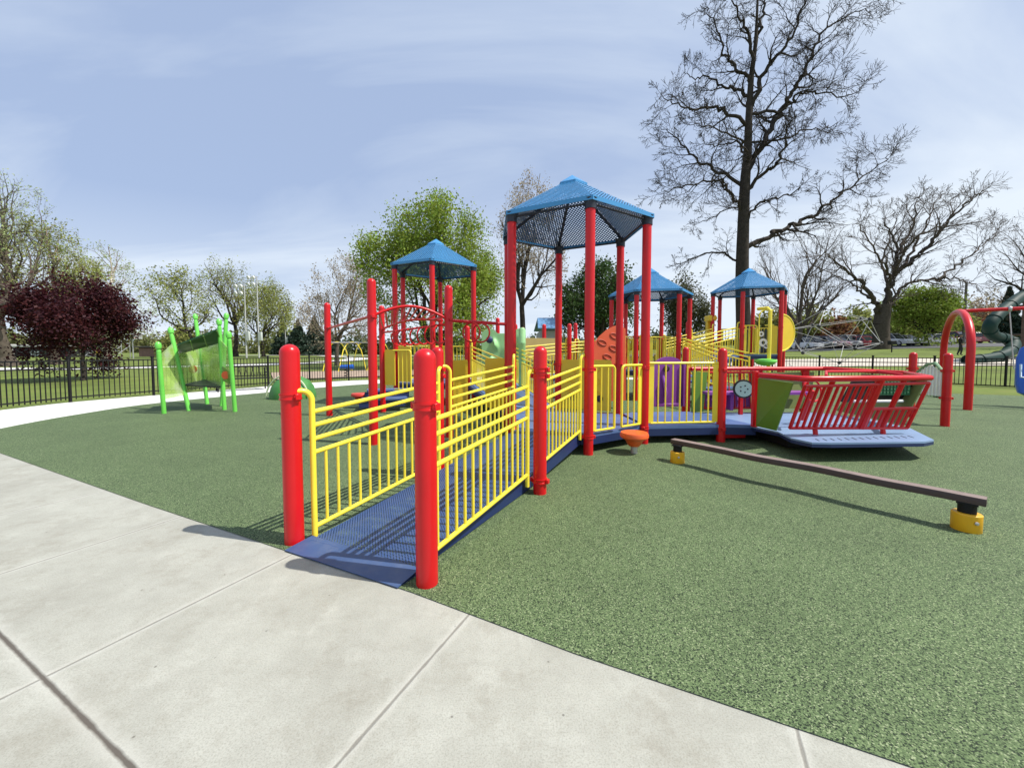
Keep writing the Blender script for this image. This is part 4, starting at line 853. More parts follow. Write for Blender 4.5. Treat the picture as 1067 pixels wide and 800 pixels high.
BARKE = mat('brown_elm_bark', (.075, .062, .05), .95, .3, 5, bump=.6, bscale=14, spec=.1)
TWIG = mat('brown_twigs', (.115, .09, .072), .95, .2, 3, spec=.1)
TWIGL = mat('tan_twigs', (.24, .19, .145), .95, .2, 3, spec=.1)
def leafm(name, c, isl=.4): return mat(name, c, .6, .1, 1, island=isl, trans=.35, spec=.25)
LG = leafm('fresh_green_leaves', (.24, .32, .045)); LO = leafm('olive_spring_leaves', (.27, .29, .08)); LD = leafm('deep_green_leaves', (.055, .10, .025)); LP = leafm('dark_purple_leaves', (.056, .012, .016)); LY = leafm('pale_green_buds', (.36, .42, .17)); LT = leafm('tan_spring_buds', (.36, .30, .21)); LS = leafm('blue_grey_needles', (.035, .06, .04)); LRD = leafm('russet_leaves', (.24, .12, .06)); LB = leafm('brown_buds', (.09, .065, .05))
def finish(g, name, label, cat_loc, leaf=None, lsize=.12, per=1, spread=.25, bark=BARKM, twig=TWIG, split=.045, seed=0, cat='tree', group=None, env=None):
    t = thing(name, label, cat, cat_loc, group); off = tuple(t.location)
    big, small, se_ = [], [], set()
    for q in g.segs:
        if q[2] >= split and q[0] not in se_: big.append(q)
        else: small.append(q); se_.add(q[1])
    seg_mesh('trunk', big, bark, t, off)
    if leaf is None or small: cr = seg_mesh('branches', small, twig, t, off)
    if leaf is not None:
        r = random.Random(seed+5); pts = []
        for (p, d) in g.tips:
            k = per if per >= 1 else (1 if r.random() < per else 0)
            for _ in range(int(k)): pts.append((p[0]+r.gauss(0, spread), p[1]+r.gauss(0, spread), p[2]+r.gauss(0, spread)))
        leaf_mesh('crown', pts, lsize, leaf, t, off, seed)
    return t
def fit(g, base, x0, x1, top, clear=.2):
    """scale a grown tree so its crown spans x0..x1 (metres) and reaches height top above its base, and prune what sticks out"""
    T = np.array([p for p, d in g.tips]); lo, hi = np.percentile(T[:, 0], 5), np.percentile(T[:, 0], 95); zt_ = np.percentile(T[:, 2], 97.5)
    sx = (x1-x0)/(hi-lo); sz = top/zt_; cx = (x0+x1)/2-base[0]-(lo+hi)/2*sx; hw = (x1-x0)/2; r = g.r; ph = [r.uniform(0, 6) for _ in range(4)]
    def M(p): f = min(1, max(0, p[2]/zt_*1.5-.25)); return (base[0]+p[0]*sx+cx*f, base[1]+p[1]*sx, base[2]+p[2]*sz)
    zc = base[2]+top*(.5+.45*clear); hz = top-(zc-base[2]); xc = (x0+x1)/2
    def ok(p):
        u, v, w_ = (p[0]-xc)/hw, (p[1]-base[1])/hw, (p[2]-zc)/hz
        a = math.atan2(w_, u); lim = 1.02+.10*math.sin(3*a+ph[0])+.08*math.sin(7*a+ph[1]+2*v)+.05*math.sin(11*a+ph[2])
        return u*u+v*v*.8+w_*w_ < lim*lim or p[2] < base[2]+top*.15
    S = [(M(a), M(b), r0*min(sx, sz)**.6, r1*min(sx, sz)**.6) for a, b, r0, r1 in g.segs]; ends = {S[0][0]}; g.segs = []
    for q in S:
        if q[0] in ends and (q[1][2] < base[2]+top*clear*1.1 or ok(q[1])): g.segs.append(q); ends.add(q[1])
    g.tips = [q for q in [(M(p), d) for p, d in g.tips] if q[0] in ends]
def auto_tree(label, Y, bx, x0, x1, ytop, seed, trunk=.22, clear=.28, leaf=None, lsize=.15, per=1, spread=.3, bark=BARKM, twig=TWIG, name='tree', split=.05, nmain=5, up=.5, lead=True, lean=0, group='trees around the park', **kw):
    """a tree at distance Y whose crown spans the picture columns x0..x1 and tops out at row ytop"""
    b = at(bx, 380, Y); base = (b.x, Y, zt(b.x, Y)-.05); top = at(bx, ytop, Y).z-base[2]; X0, X1 = at(x0, 300, Y).x, at(x1, 300, Y).x
    H = 10.0; g = Grow(seed, **kw); r = g.r
    p, d = (0, 0, 0), nrm3((lean, 0, 1)); hs = H*clear; n = 5
    for i in range(n):
        q = (p[0]+d[0]*hs/n+r.gauss(0, .06), p[1]+r.gauss(0, .06), p[2]+hs/n); fl = 1.35 if i == 0 else 1
        g.segs.append((p, q, trunk*fl*(1-.06*i), trunk*(1-.06*(i+1)))); p = q
    for k in range(nmain):
        a = 2*PI*(k+r.random()*.7)/nmain; e = r.uniform(.35, 1.0)*up*2; g.branch(p, nrm3((math.cos(a), math.sin(a), e)), trunk*.5, H*.5*r.uniform(.8, 1.1), 1)
    if lead: g.branch(p, nrm3((r.gauss(0, .1), r.gauss(0, .1), 1)), trunk*.68, H*.58, 0 if kw.get('maxl', 4) < 4 else 1)
    fit(g, base, X0, X1, top, clear)
    return finish(g, name, label, base, leaf, lsize, per, spread, bark, twig, split, seed, 'tree', group)
# the huge bare oak
def limb_px(pts, Y, dep): return [at(660+x/2.5, y/2.5, Y+dep*i/(len(pts)-1)) for i, (x, y) in enumerate(pts)]
YO = 27; g = Grow(11, maxl=4, wob=.19, trop=.02, ratio=.62, ang=(.5, 1.05), dens=1.0, rmin=.010, step=.28, rr=.58); g.cap = 1.8
b0 = at(775, 380, YO); b0.z = zt(b0.x, YO)-.1
TPX = [(380, 776), (345, 775), (290, 773.5), (240, 774.5), (190, 776.5), (160, 779), (120, 780.5), (80, 783), (48, 787), (10, 789), (-45, 791)]
tr = [b0]+[at(x, y, YO) for y, x in TPX[1:]]
def tpx(y):
    for (ya, xa), (yb, xb) in zip(TPX, TPX[1:]):
        if yb <= y <= ya: return xa+(xb-xa)*(y-ya)/(yb-ya)
    return 791
P = catmull(tr, 5); n = len(P)
for i in range(n-1):
    f0, f1 = i/(n-1), (i+1)/(n-1); R = lambda f: .50*(1-f)**1.1+.035+(.18*max(0, .12-f)/.12)
    g.segs.append((tuple(P[i]), tuple(P[i+1]), R(f0), R(f1)))
limbs = [([(297, 640), (350, 615), (390, 598), (430, 580), (470, 560), (515, 525), (560, 490), (640, 430), (705, 370)], .21, 1.5), ([(305, 490), (340, 450), (370, 430), (395, 380), (400, 330), (440, 290)], .16, -2.5),
 ([(310, 440), (350, 350), (390, 280), (420, 230), (450, 180), (490, 90), (560, 40), (655, 8)], .24, 1.0), ([(318, 300), (335, 200), (380, 140), (420, 80), (450, -20), (470, -90)], .20, -1.5),
 ([(283, 475), (230, 450), (170, 420), (130, 380), (100, 350), (55, 320)], .15, 1.5), ([(285, 315), (240, 290), (200, 280), (150, 285), (100, 265), (48, 238)], .15, -2.0), ([(292, 240), (265, 232), (230, 225), (195, 200), (160, 205), (110, 175)], .13, 2.5),
 ([(300, 205), (262, 170), (235, 140), (225, 90), (200, 40), (178, -5)], .13, 1.0), ([(277, 545), (250, 500), (220, 470), (160, 480), (110, 490), (50, 512)], .13, -2.5), ([(272, 675), (235, 660), (190, 660), (140, 680), (75, 700)], .10, 2.0),
 ([(320, 150), (300, 90), (280, 50), (255, -10), (240, -60)], .14, -1.0), ([(318, 120), (335, 50), (345, -10), (352, -90)], .14, 1.2), ([(392, 285), (430, 245), (470, 240), (560, 250), (640, 195)], .12, -1.5), ([(400, 360), (440, 340), (490, 335), (560, 318)], .09, 2),
 ([(295, 560), (330, 530), (360, 520), (420, 500), (470, 450)], .10, -3), ([(288, 600), (300, 560), (260, 540), (200, 570), (120, 590)], .09, 3), ([(295, 400), (270, 370), (220, 380), (150, 370)], .11, 4), ([(300, 420), (290, 380), (250, 350), (190, 330), (120, 320)], .10, -4)]
for pts, r0, dep in limbs:
    y0 = min(379, pts[0][1]/2.5+5); P_ = limb_px(pts, YO, dep); g.limb([at(tpx(y0), y0, YO)]+P_[(1 if abs(P_[0].x-at(tpx(y0), y0, YO).x) < .45 else 0):], r0*.82, .02, 1, 2.3, .26, .08)
finish(g, 'oak_tree', 'huge bare dark oak towering behind the play towers, cut off by the top edge', b0, None, bark=BARKD, twig=BARKD, split=.06, seed=11)
# the spreading bare elm
YE = 46; g = Grow(23, maxl=4, wob=.15, trop=.03, ratio=.62, ang=(.35, .8), dens=1.05, rmin=.0125, step=.5, rr=.58); g.cap = 2.6
b0 = at(918, 366, YE); b0.z = zt(b0.x, YE)-.1
def lpe(pts, dep): return [at(780+x/3.718, 180+y/3.718, YE+dep*i/(len(pts)-1)) for i, (x, y) in enumerate(pts)]
P = [b0, at(918, 352, YE), at(918, 338, YE), at(921, 318, YE)]
for i in range(3): g.segs.append((tuple(P[i]), tuple(P[i+1]), (1.0, .80, .78)[i], (.80, .78, .70)[i]))
for pts, r0, dep in [([(525, 545), (540, 470), (560, 400), (575, 330), (570, 270), (535, 210), (510, 150)], .5, 1), ([(575, 385), (620, 350), (690, 290), (740, 230), (800, 160), (880, 90), (960, 60)], .36, -2), ([(530, 540), (560, 490), (600, 440), (650, 420), (730, 413), (800, 410), (850, 425), (900, 440)], .26, 2),
 ([(735, 412), (790, 370), (860, 320), (930, 260), (1000, 200)], .16, 3), ([(505, 550), (490, 500), (440, 430), (380, 380), (320, 330), (280, 300)], .40, -2), ([(480, 490), (430, 460), (400, 430), (340, 400), (300, 410)], .18, 3), ([(530, 520), (545, 430), (540, 380), (500, 320), (440, 220), (410, 170)], .24, -3),
 ([(575, 330), (600, 270), (640, 200), (650, 120), (690, 60)], .24, 3), ([(600, 370), (650, 270), (690, 200), (720, 120), (780, 50)], .22, 5), ([(565, 400), (590, 330), (650, 250), (760, 200), (860, 150)], .22, -5), ([(540, 440), (520, 340), (560, 220), (590, 120)], .2, 6)]:
    g.limb(lpe(pts, dep), r0*.72, .035, 1, 1.35, .25, .10)
finish(g, 'elm_tree', 'wide spreading bare elm with a thick forked trunk right of the towers', b0, None, bark=BARKE, twig=TWIG, split=.08, seed=23)
# other trees
auto_tree('dark purple leaved maple behind the left fence', 18, 86, 40, 124, 293, 3, trunk=.15, clear=.30, leaf=LP, lsize=.06, per=12, spread=.26, bark=BARKD, twig=BARKD, nmain=7, up=.30, name='maple_tree', maxl=4, dens=.72, ratio=.60, step=.6)
auto_tree('tall pale budding tree at the left picture edge', 30, 10, -70, 78, 160, 5, trunk=.38, clear=.22, leaf=LY, lsize=.06, per=3, spread=.15, bark=BARKM, twig=BARKM, nmain=5, up=.55, maxl=4, dens=.78, step=.5, wob=.2)
auto_tree('light green leafing tree behind the purple maple', 34, 58, 5, 105, 238, 6, trunk=.40, clear=.2, leaf=LO, lsize=.085, per=3, spread=.25, bark=BARKM, twig=TWIGL, nmain=5, up=.5, maxl=4, dens=.68, step=.55)
auto_tree('pale twiggy tree with whitish haze of buds right of the purple maple', 42, 112, 70, 158, 246, 7, trunk=.34, clear=.25, leaf=LY, lsize=.075, per=2, spread=.2, bark=BARKW, twig=TWIGL, nmain=6, up=.45, maxl=4, dens=.76, step=.5)
auto_tree('leaning light green tree behind the lime shelter', 58, 209, 156, 226, 277, 8, trunk=.26, clear=.30, leaf=LO, lsize=.13, per=5, spread=.45, bark=BARKD, twig=BARKD, nmain=5, up=.4, lean=-.55, maxl=3, dens=.7)
auto_tree('tall brown budding tree behind the shelter', 72, 246, 212, 276, 268, 9, trunk=.30, clear=.30, leaf=LO, lsize=.13, per=2, spread=.4, bark=BARKD, twig=TWIG, nmain=6, up=.6, maxl=4, dens=.68, step=.6)
auto_tree('rounded olive budding tree beside the white light poles', 68, 275, 250, 302, 289, 10, trunk=.3, clear=.16, leaf=LO, lsize=.13, per=4, spread=.45, bark=BARKD, twig=TWIG, nmain=7, up=.45, maxl=4, dens=.68, step=.6)
auto_tree('sparse tan budding tree behind the tall ladder posts', 36, 352, 313, 398, 262, 12, trunk=.24, clear=.18, leaf=LT, lsize=.07, per=2, spread=.16, bark=BARKM, twig=TWIGL, nmain=6, up=.6, maxl=4, dens=.74, step=.5)
auto_tree('full leafy bright green maple behind the left tower', 31, 447, 388, 526, 212, 34, trunk=.34, clear=.16, leaf=LG, lsize=.085, per=20, spread=.42, bark=BARKD, twig=BARKD, nmain=7, up=.5, name='maple_tree', maxl=4, dens=.70, step=.6)
auto_tree('tall pale tree with dark trunk left of the tallest tower', 36, 545, 512, 592, 180, 14, trunk=.30, clear=.30, leaf=LT, lsize=.075, per=3, spread=.2, bark=BARKD, twig=TWIGL, nmain=5, up=.7, maxl=4, dens=.76, step=.55)
auto_tree('dark green leafy tree seen through the tallest tower', 42, 622, 584, 664, 273, 15, trunk=.34, clear=.2, leaf=LD, lsize=.13, per=9, spread=.45, bark=BARKD, twig=BARKD, nmain=6, up=.4, maxl=4, dens=.62)
auto_tree('dull green columnar tree left of the huge bare trunk', 46, 714, 693, 737, 289, 16, trunk=.3, clear=.1, leaf=leafm('dull_ivy_leaves', (.085, .09, .04)), lsize=.11, per=7, spread=.4, bark=BARKD, twig=BARKD, nmain=7, up=.55, maxl=4, dens=.55)
auto_tree('bare twiggy tree with slanting trunks right of the disc tower', 52, 832, 786, 878, 232, 17, trunk=.30, clear=.14, leaf=LB, lsize=.06, per=.6, spread=.15, bark=BARKM, twig=TWIG, nmain=6, up=.55, maxl=4, dens=.76, step=.5, wob=.17)
auto_tree('round bright green tree standing by the parked cars', 52, 965, 934, 997, 299, 18, trunk=.26, clear=.18, leaf=LG, lsize=.12, per=9, spread=.42, bark=BARKD, twig=BARKD, nmain=7, up=.5, maxl=4, dens=.58)
auto_tree('bare twiggy tree at the right picture edge', 38, 1098, 1044, 1150, 205, 19, trunk=.30, clear=.3, leaf=LB, lsize=.06, per=.5, spread=.15, bark=BARKD, twig=TWIG, nmain=6, up=.45, maxl=4, dens=.72, step=.5)
auto_tree('pale tan tree far behind the arch swing', 75, 1018, 994, 1044, 305, 20, trunk=.3, clear=.2, leaf=LT, lsize=.22, per=1.2, spread=.5, twig=TWIGL, nmain=6, up=.45, maxl=3, dens=.75)
def conifer(label, Y, x, w, ytop, seed, leaf=LS, group='trees around the park'):
    b = at(x, 370, Y); base = Vector((b.x, Y, zt(b.x, Y)-.05)); H = at(x, ytop, Y).z-base.z; R = w/400*Y/2; r = random.Random(seed)
    t = thing('spruce_tree', label, 'tree', base, group); m = MB(); m.tube([base, base+Vector((0, 0, H*.95))], [.16, .03], 8); m.build('trunk', BARKD, t); pts = []
    for _ in range(3600):
        f = r.random()**.75; z = H*(.05+.95*(1-f)); a = r.random()*2*PI; tier = .72+.28*abs(math.sin(z*2.3+a*.5)); k = R*f**.9*tier*(.45+.55*r.random()); pts.append((base.x+math.cos(a)*k, base.y+math.sin(a)*k, base.z+z-.15*k))
    leaf_mesh('crown', pts, .26, leaf, t, tuple(base), seed); return t
for i, (x, w, yt, Y, sd) in enumerate(((295, 30, 337, 88, 1), (311, 34, 333, 84, 2), (328, 32, 329, 90, 3), (342, 28, 337, 86, 4))): conifer(['dark spruce left of the tall ladder posts, nearest the light poles', 'dark bushy spruce, second from the light poles', 'dark spruce with the highest tip of its row', 'small dark spruce right behind the tall ladder posts'][i], Y, x, w, yt, sd)
conifer('dark blue spruce behind the green tube slide', 62, 1048, 30, 299, 5); conifer('dark spruce at the right edge above the tube slide', 60, 1078, 34, 305, 6)
# far shrubs and woods
def mound(name, label, spots, leaf, ls, seed, n, kind=None, cat='shrub', group=None):
    r = random.Random(seed); pts = []; x0, Y0 = spots[0][0], spots[0][1]; b = at(x0, 370, Y0); base = (b.x, Y0, zt(b.x, Y0))
    for _ in range(n):
        x, Y, rx, ytop = r.choice(spots); c = at(x, 370, Y); z0 = zt(c.x, Y); Hh = max(.5, at(x, ytop, Y).z-z0); W = rx*Y/400
        a, e = r.random()*2*PI, math.asin(r.random()); k = r.random()**.4; jj = 1+.16*math.sin(5*a+x)+.12*math.sin(7*e+3*a)
        pts.append((c.x+W*k*jj*math.cos(a)*math.cos(e), Y+W*.6*k*math.sin(a)*math.cos(e), z0+Hh*k*jj*math.sin(e)))
    if kind:
        o = leaf_mesh(name, pts, ls, leaf, None, base, seed); o.location = base; return tag(o, kind=kind)
    t = thing(name, label, cat, base, group); m = MB(); m.tube([base, (base[0], base[1], base[2]+1.5)], .12, 6); m.build('trunk', BARKD, t); leaf_mesh('crown', pts, ls, leaf, t, base, seed); return t
rw = random.Random(9)
def wood(name, xs, Y, top, leaf, seed, n, rx=20):
    mound(name, '', [(x+rw.uniform(-8, 8), Y+rw.uniform(-8, 12), rx*rw.uniform(.7, 1.4), top+rw.uniform(-9, 8)) for x in xs], leaf, .42, seed, n, 'stuff')
wood('distant_woods', range(-140, 300, 16), 110, 347, leafm('far_olive_leaves', (.16, .17, .06)), 31, 26000)  # plain olive, green and yellow-green leaf colours, one per stretch of woods
wood('distant_woods', range(300, 800, 18), 105, 350, leafm('far_green_leaves', (.10, .13, .05)), 32, 26000)
wood('distant_woods', range(780, 1240, 13), 84, 330, leafm('far_yellow_green_leaves', (.20, .20, .055)), 33, 52000)
SH = 'spring shrubs behind the parked cars'
for i, (x, Y, rx, yt, lf, lab) in enumerate(((842, 66, 30, 316, LO, 'olive shrub left of the climbing net, by the parked cars'), (868, 64, 27, 326, LRD, 'russet shrub behind the climbing net'), (893, 66, 28, 318, LO, 'olive shrub just left of the elm trunk'), (940, 68, 22, 320, LO, 'yellow green shrub between elm trunk and round green tree'), (1000, 68, 26, 322, LO, 'yellow green shrub seen inside the red arch'), (1026, 70, 26, 322, LRD, 'russet shrub between the arch and the tube slide'), (190, 64, 26, 336, LO, 'low olive shrub behind the lime shelter roof'))):
    mound('shrub', lab, [(x, Y, rx*.7, yt+8), (x-rx*.45, Y+1, rx*.55, yt+12), (x+rx*.45, Y-1, rx*.55, yt+10), (x, Y+1, rx*.5, yt)], lf, .24, 50+i, 6500, None, 'shrub', SH if i < 6 else None)
# ------------------------------------------------------------------ cars
GLASS = mat('dark_car_glass', (.02, .025, .03), .12, .1, 3); TYRE = mat('tyre_rubber', (.015, .015, .015), .8, .1, 6); LAMP = mat('clear_lamp', (.7, .7, .68), .2, .05, 4)
def car(loc, rz, colr, label, suv=False, k=0):
    m = mat('car_paint_%d' % k, colr, .28, .04, 3, coat=.6); t = thing('parked_car', label, 'car', loc, 'cars parked along the lot'); t.rotation_euler = (0, 0, rz)
    h = 1.72 if suv else 1.46; sh_ = .95 if suv else .86
    def sec(x, zl, zu, w): return [(x, -w, zl), (x, -w*1.03, (zl+zu)/2), (x, -w*.95, zu), (x, w*.95, zu), (x, w*1.03, (zl+zu)/2), (x, w, zl)]
    def bld(mb, nm, mm, par):
        me = bpy.data.meshes.new(nm); me.from_pydata(mb.v, [], mb.f); me.materials.append(mm); me.polygons.foreach_set('use_smooth', mb.sm); me.set_sharp_from_angle(angle=.6); o = bpy.data.objects.new(nm, me); COL.objects.link(o); o.parent = par; return o
    b = MB(); b.rings([sec(-2.25, .42, .74, .70), sec(-2.15, .24, sh_-.03, .84), (sec(-1.6, .20, sh_, .90)), sec(0, .20, sh_+.02, .91), sec(1.0, .20, sh_, .90), sec(1.9, .22, sh_-.12, .86), sec(2.2, .30, .66, .74)]); body = bld(b, 'body', m, t)
    c0, c1, d0, d1 = (-2.0, .95, -1.75, .25) if suv else (-1.75, .95, -1.05, .20)
    b = MB(); b.rings([[(c0, -.80, sh_-.02), (c0, .80, sh_-.02), (c1, .80, sh_-.02), (c1, -.80, sh_-.02)], [(d0, -.64, h-.06), (d0, .64, h-.06), (d1, .64, h-.06), (d1, -.64, h-.06)]], True, False); bld(b, 'window_glass', GLASS, t)
    b = MB(); b.box(((d0+d1)/2, 0, h-.035), (d1-d0+.08, 1.30, .06)); bld(b, 'roof', m, t)
    b = MB()
    for s in (-1, 1):
        for (xa, xb) in ((c1, d1), (c0, d0), ((c0+c1)/2-.1, (d0+d1)/2-.1)): b.tube([(xa, s*.80, sh_), (xb, s*.65, h-.05)], .035, 6)
    bld(b, 'pillar', m, body)
    for x in (-1.35, 1.38):
        for s in (-1, 1):
            b = MB(); b.lathe((x, s*.80, .33), [(.02, -.11), (.31, -.11), (.335, -.08), (.335, .08), (.31, .11), (.02, .11)], 20, (0, s, 0)); wl = bld(b, 'wheel', TYRE, t)
            b = MB(); b.lathe((x, s*.80, .33), [(.02, .112), (.20, .112), (.215, .10), (.215, .09)], 16, (0, s, 0)); bld(b, 'rim', GALV, wl)
    for s in (-1, 1):
        b = MB(); b.box((2.13, s*.58, .64), (.14, .32, .13)); bld(b, 'headlight', LAMP, t)
        b = MB(); b.box((-2.19, s*.62, .72), (.1, .22, .16)); bld(b, 'tail_light', mat('red_lamp', (.4, .01, .01), .3), t)
CARS = [(838, 'white hatchback at the left end of the parked row', (.7, .7, .7), 0), (848, 'black car with a white car on its left, in the parked row', (.02, .02, .025), 1), (857, 'silver grey car behind the left half of the climbing net', (.4, .41, .43), 0), (866, 'dark maroon car behind the climbing net', (.16, .02, .03), 1), (875, 'charcoal car behind the middle of the climbing net', (.07, .07, .08), 0), (884, 'pale grey car behind the right half of the climbing net', (.5, .5, .5), 1), (893, 'bright red car left of the elm trunk', (.4, .02, .02), 0), (904, 'black car parked beside the elm trunk', (.03, .03, .035), 1)]
for i, (x, lab, c, suv) in enumerate(CARS):
    p = at(x, 360, 52+.25*(i % 3)); car((p.x, p.y, zt(p.x, p.y)+.02), -PI/2+.12+(PI if i % 4 == 2 else 0), c, lab, suv, i)
for i, (x, Y, lab, c, suv, rz) in enumerate(((930, 54, 'white van-like car just right of the elm trunk', (.7, .7, .7), 1, -1.4), (944, 54, 'pale cream car between the elm and the round green tree', (.6, .57, .5), 0, -1.4), (972, 54.5, 'silver sedan parked side-on behind the round green tree', (.45, .46, .48), 0, 3.0), (996, 55, 'dark red car seen through the red arch', (.22, .015, .02), 1, -1.3), (1014, 54, 'dark red sedan just right of the red arch', (.17, .02, .025), 0, 2.9))):
    p = at(x, 360, Y); car((p.x, p.y, zt(p.x, p.y)+.02), rz, c, lab, suv, 20+i)
# ------------------------------------------------------------------ light poles, posts
def light_pole(x, Y, ytop, label, lamps=4):
    b0 = at(x, 372, Y); b0.z = zt(b0.x, Y); h = at(x, ytop, Y).z-b0.z; t = thing('light_pole', label, 'light pole', b0, 'white sports light poles'); WH = mat('white_painted_pole', (.46, .46, .45), .5, .06, 3)
    b = MB(); b.tube([b0, b0+Vector((0, 0, h))], [.11, .06], 10); b.build('pole', WH, t)
    b = MB(); b.box(b0+Vector((.35, -.1, 3.3)), (.5, .35, 1.3)); b.build('control_box', mat('grey_box', (.5, .53, .5), .5), t)
    b = MB()
    for k in range(2): b.tube([b0+Vector((-1.0, 0, h-.1-1.0*k)), b0+Vector((.3, 0, h-.1-1.0*k))], .04, 6)
    b.build('cross_arm', GALV, t)
    for k in range(lamps):
        b = MB(); b.lathe(b0+Vector((-.95+.75*(k % 2), -.15, h-.15-1.0*(k//2))), [(.08, 0), (.22, .08), (.30, .3), (.26, .34)], 12, (-.4, -.8, -.35)); b.build('floodlight', LAMP, t)
light_pole(257, 56, 297, 'white light pole nearest the lime shelter', 4); light_pole(270, 58, 288, 'tallest white light pole, right of the shelter', 4); light_pole(298, 84, 331, 'slim far white light pole above the left ramp post'); light_pole(308, 86, 314, 'far light pole left of the tall ladder posts')
b0 = at(1003, 370, 50); b0.z = zt(b0.x, 50); b = MB(); h = at(1003, 294, 50).z-b0.z; b.tube([b0, b0+Vector((0, 0, h))], [.16, .12], 8); o = b.build('utility_pole', mat('grey_wood_pole', (.14, .13, .12), .9, .2), loc=b0); tag(o, 'grey wooden utility pole rising behind the red arch', 'utility pole')
b0 = at(929, 368, 38); b0.z = zt(b0.x, 38); t = thing('grill_post', 'small black park grill on a post, right of the elm trunk', 'grill', b0); b = MB(); b.tube([b0, b0+Vector((0, 0, .75))], .05, 8); b.build('post', BLACK, t); b = MB(); b.box(b0+Vector((0, 0, .95)), (.6, .4, .4)); b.build('firebox', BLACK, t)
# ------------------------------------------------------------------ buildings on the left
def low_building(x0, x1, Y, ytop, wall, roofc, label, depth=5, wins=(), h0=None):
    a, c = at(x0, 370, Y), at(x1, 370, Y); z0 = zt((a.x+c.x)/2, Y)-.2; zt_ = at(x0, ytop, Y).z; t = thing('low_building', label, 'building', ((a.x+c.x)/2, Y, z0)); W = c.x-a.x; mx_ = (a.x+c.x)/2
    b = MB(); b.box((mx_, Y+depth/2, (z0+zt_)/2), (W, depth, zt_-z0)); b.build('wall', wall, t)
    if roofc: b = MB(); b.box((mx_, Y+depth/2, zt_+.12), (W+.8, depth+.8, .22)); b.build('roof', roofc, t)
    for (wx, wy0, wy1, ww, mm) in wins:
        p = at(wx, wy0, Y-.03); q = at(wx, wy1, Y-.03); b = MB(); b.box((p.x, Y-.02, (p.z+q.z)/2), (ww, .06, abs(p.z-q.z))); w_ = b.build('window', mm, t)
        b = MB(); b.box((p.x, Y-.03, (p.z+q.z)/2), (.06, .06, abs(p.z-q.z))); b.build('frame', BLACK, w_)
    return t
WINP = mat('pale_window_glass', (.5, .53, .55), .15, .1, 2)
low_building(14, 71, 58, 361.5, mat('charcoal_siding', (.02, .021, .024), .7, .2), mat('pale_fascia', (.5, .5, .48), .6), 'charcoal low building with two pale windows behind the left fence', 4, ((24, 366, 371, .7, GLASS), (34, 366, 371, .8, WINP), (41, 366, 371, .8, WINP)))
low_building(144, 172, 66, 362, mat('dull_red_brick', (.22, .13, .11), .85, .2, 3), mat('dark_shingle', (.07, .065, .06), .8), 'dull red brick building left of the lime shelter', 5)
low_building(-60, 4, 62, 360, mat('white_siding', (.6, .6, .58), .7), mat('pale_fascia', (.5, .5, .48), .6), 'white building at the left picture edge behind the fence', 6)
low_building(563, 584, 40, 343, mat('grey_block_wall', (.35, .35, .34), .8), None, 'pavilion with a light blue metal roof behind the walkway', 6)
p0 = at(557, 346, 39.7); p1 = at(600, 333, 43); b = MB(); z0, z1 = at(560, 347, 39.5).z, at(560, 335, 42.5).z; x0, x1 = at(560, 340, 40).x, at(587, 340, 40).x
zm = at(570, 343, 40).z; b.prism([(x0, 39.2, zm), (x1, 39.2, zm), (x1-.2, 43, zm+1.35), (x0+.2, 43, zm+1.35)], (0, 0, .1)); b.prism([(x0+.2, 43, zm+1.35), (x1-.2, 43, zm+1.35), (x1, 46.6, zm+.1), (x0, 46.6, zm+.1)], (0, 0, .1)); pv = [o for o in COL.objects if o.name.startswith('low_building') and 'blue metal' in o.get('label', '')][0]; b.build('roof', mat('light_blue_metal_roof', (.12, .26, .45), .5, .08), pv)
bl = thing('bleachers', 'grey metal bleachers behind the left fence, right of the purple maple trunk', 'bleachers', (at(108, 370, 50).x, 50, zt(at(108, 370, 50).x, 50)))
for k in range(5):
    p, q = at(92, 376, 50+.6*k), at(125, 376, 50+.6*k); z = bl.location.z+.4+.33*k; b = MB(); b.box(((p.x+q.x)/2, 50+.6*k, z), (q.x-p.x, .3, .05)); b.build('seat_plank', GALV, bl)
for x in (93, 104, 115, 124): p = at(x, 370, 51); b = MB(); b.tube([(p.x, 49.9, bl.location.z), (p.x, 52.5, bl.location.z+1.75), (p.x, 52.5, bl.location.z+2.5)], .04, 6); b.tube([(p.x, 52.5, bl.location.z), (p.x, 52.5, bl.location.z+1.7)], .04, 6); b.build('support', GALV, bl)
b0 = at(139, 372, 52); b0.z = zt(b0.x, 52); hp = thing('basketball_hoop', 'pale basketball backboard on a post left of the lime shelter', 'basketball hoop', b0); b = MB(); b.tube([b0, b0+Vector((0, 0, 2.6)), b0+Vector((.7, 0, 3.1))], .07, 8); b.build('post', GALV, hp)
b = MB(); b.box(b0+Vector((.8, -.1, 3.1)), (1.2, .05, .9)); bb_ = b.build('backboard', WHITEP, hp); b = MB(); b.tube([b0+Vector((.8+.22*math.cos(t), -.4+.22*math.sin(t), 2.8)) for t in [2*PI*k/16 for k in range(16)]], .02, 6, closed=True); b.build('rim', ORANGE, bb_)
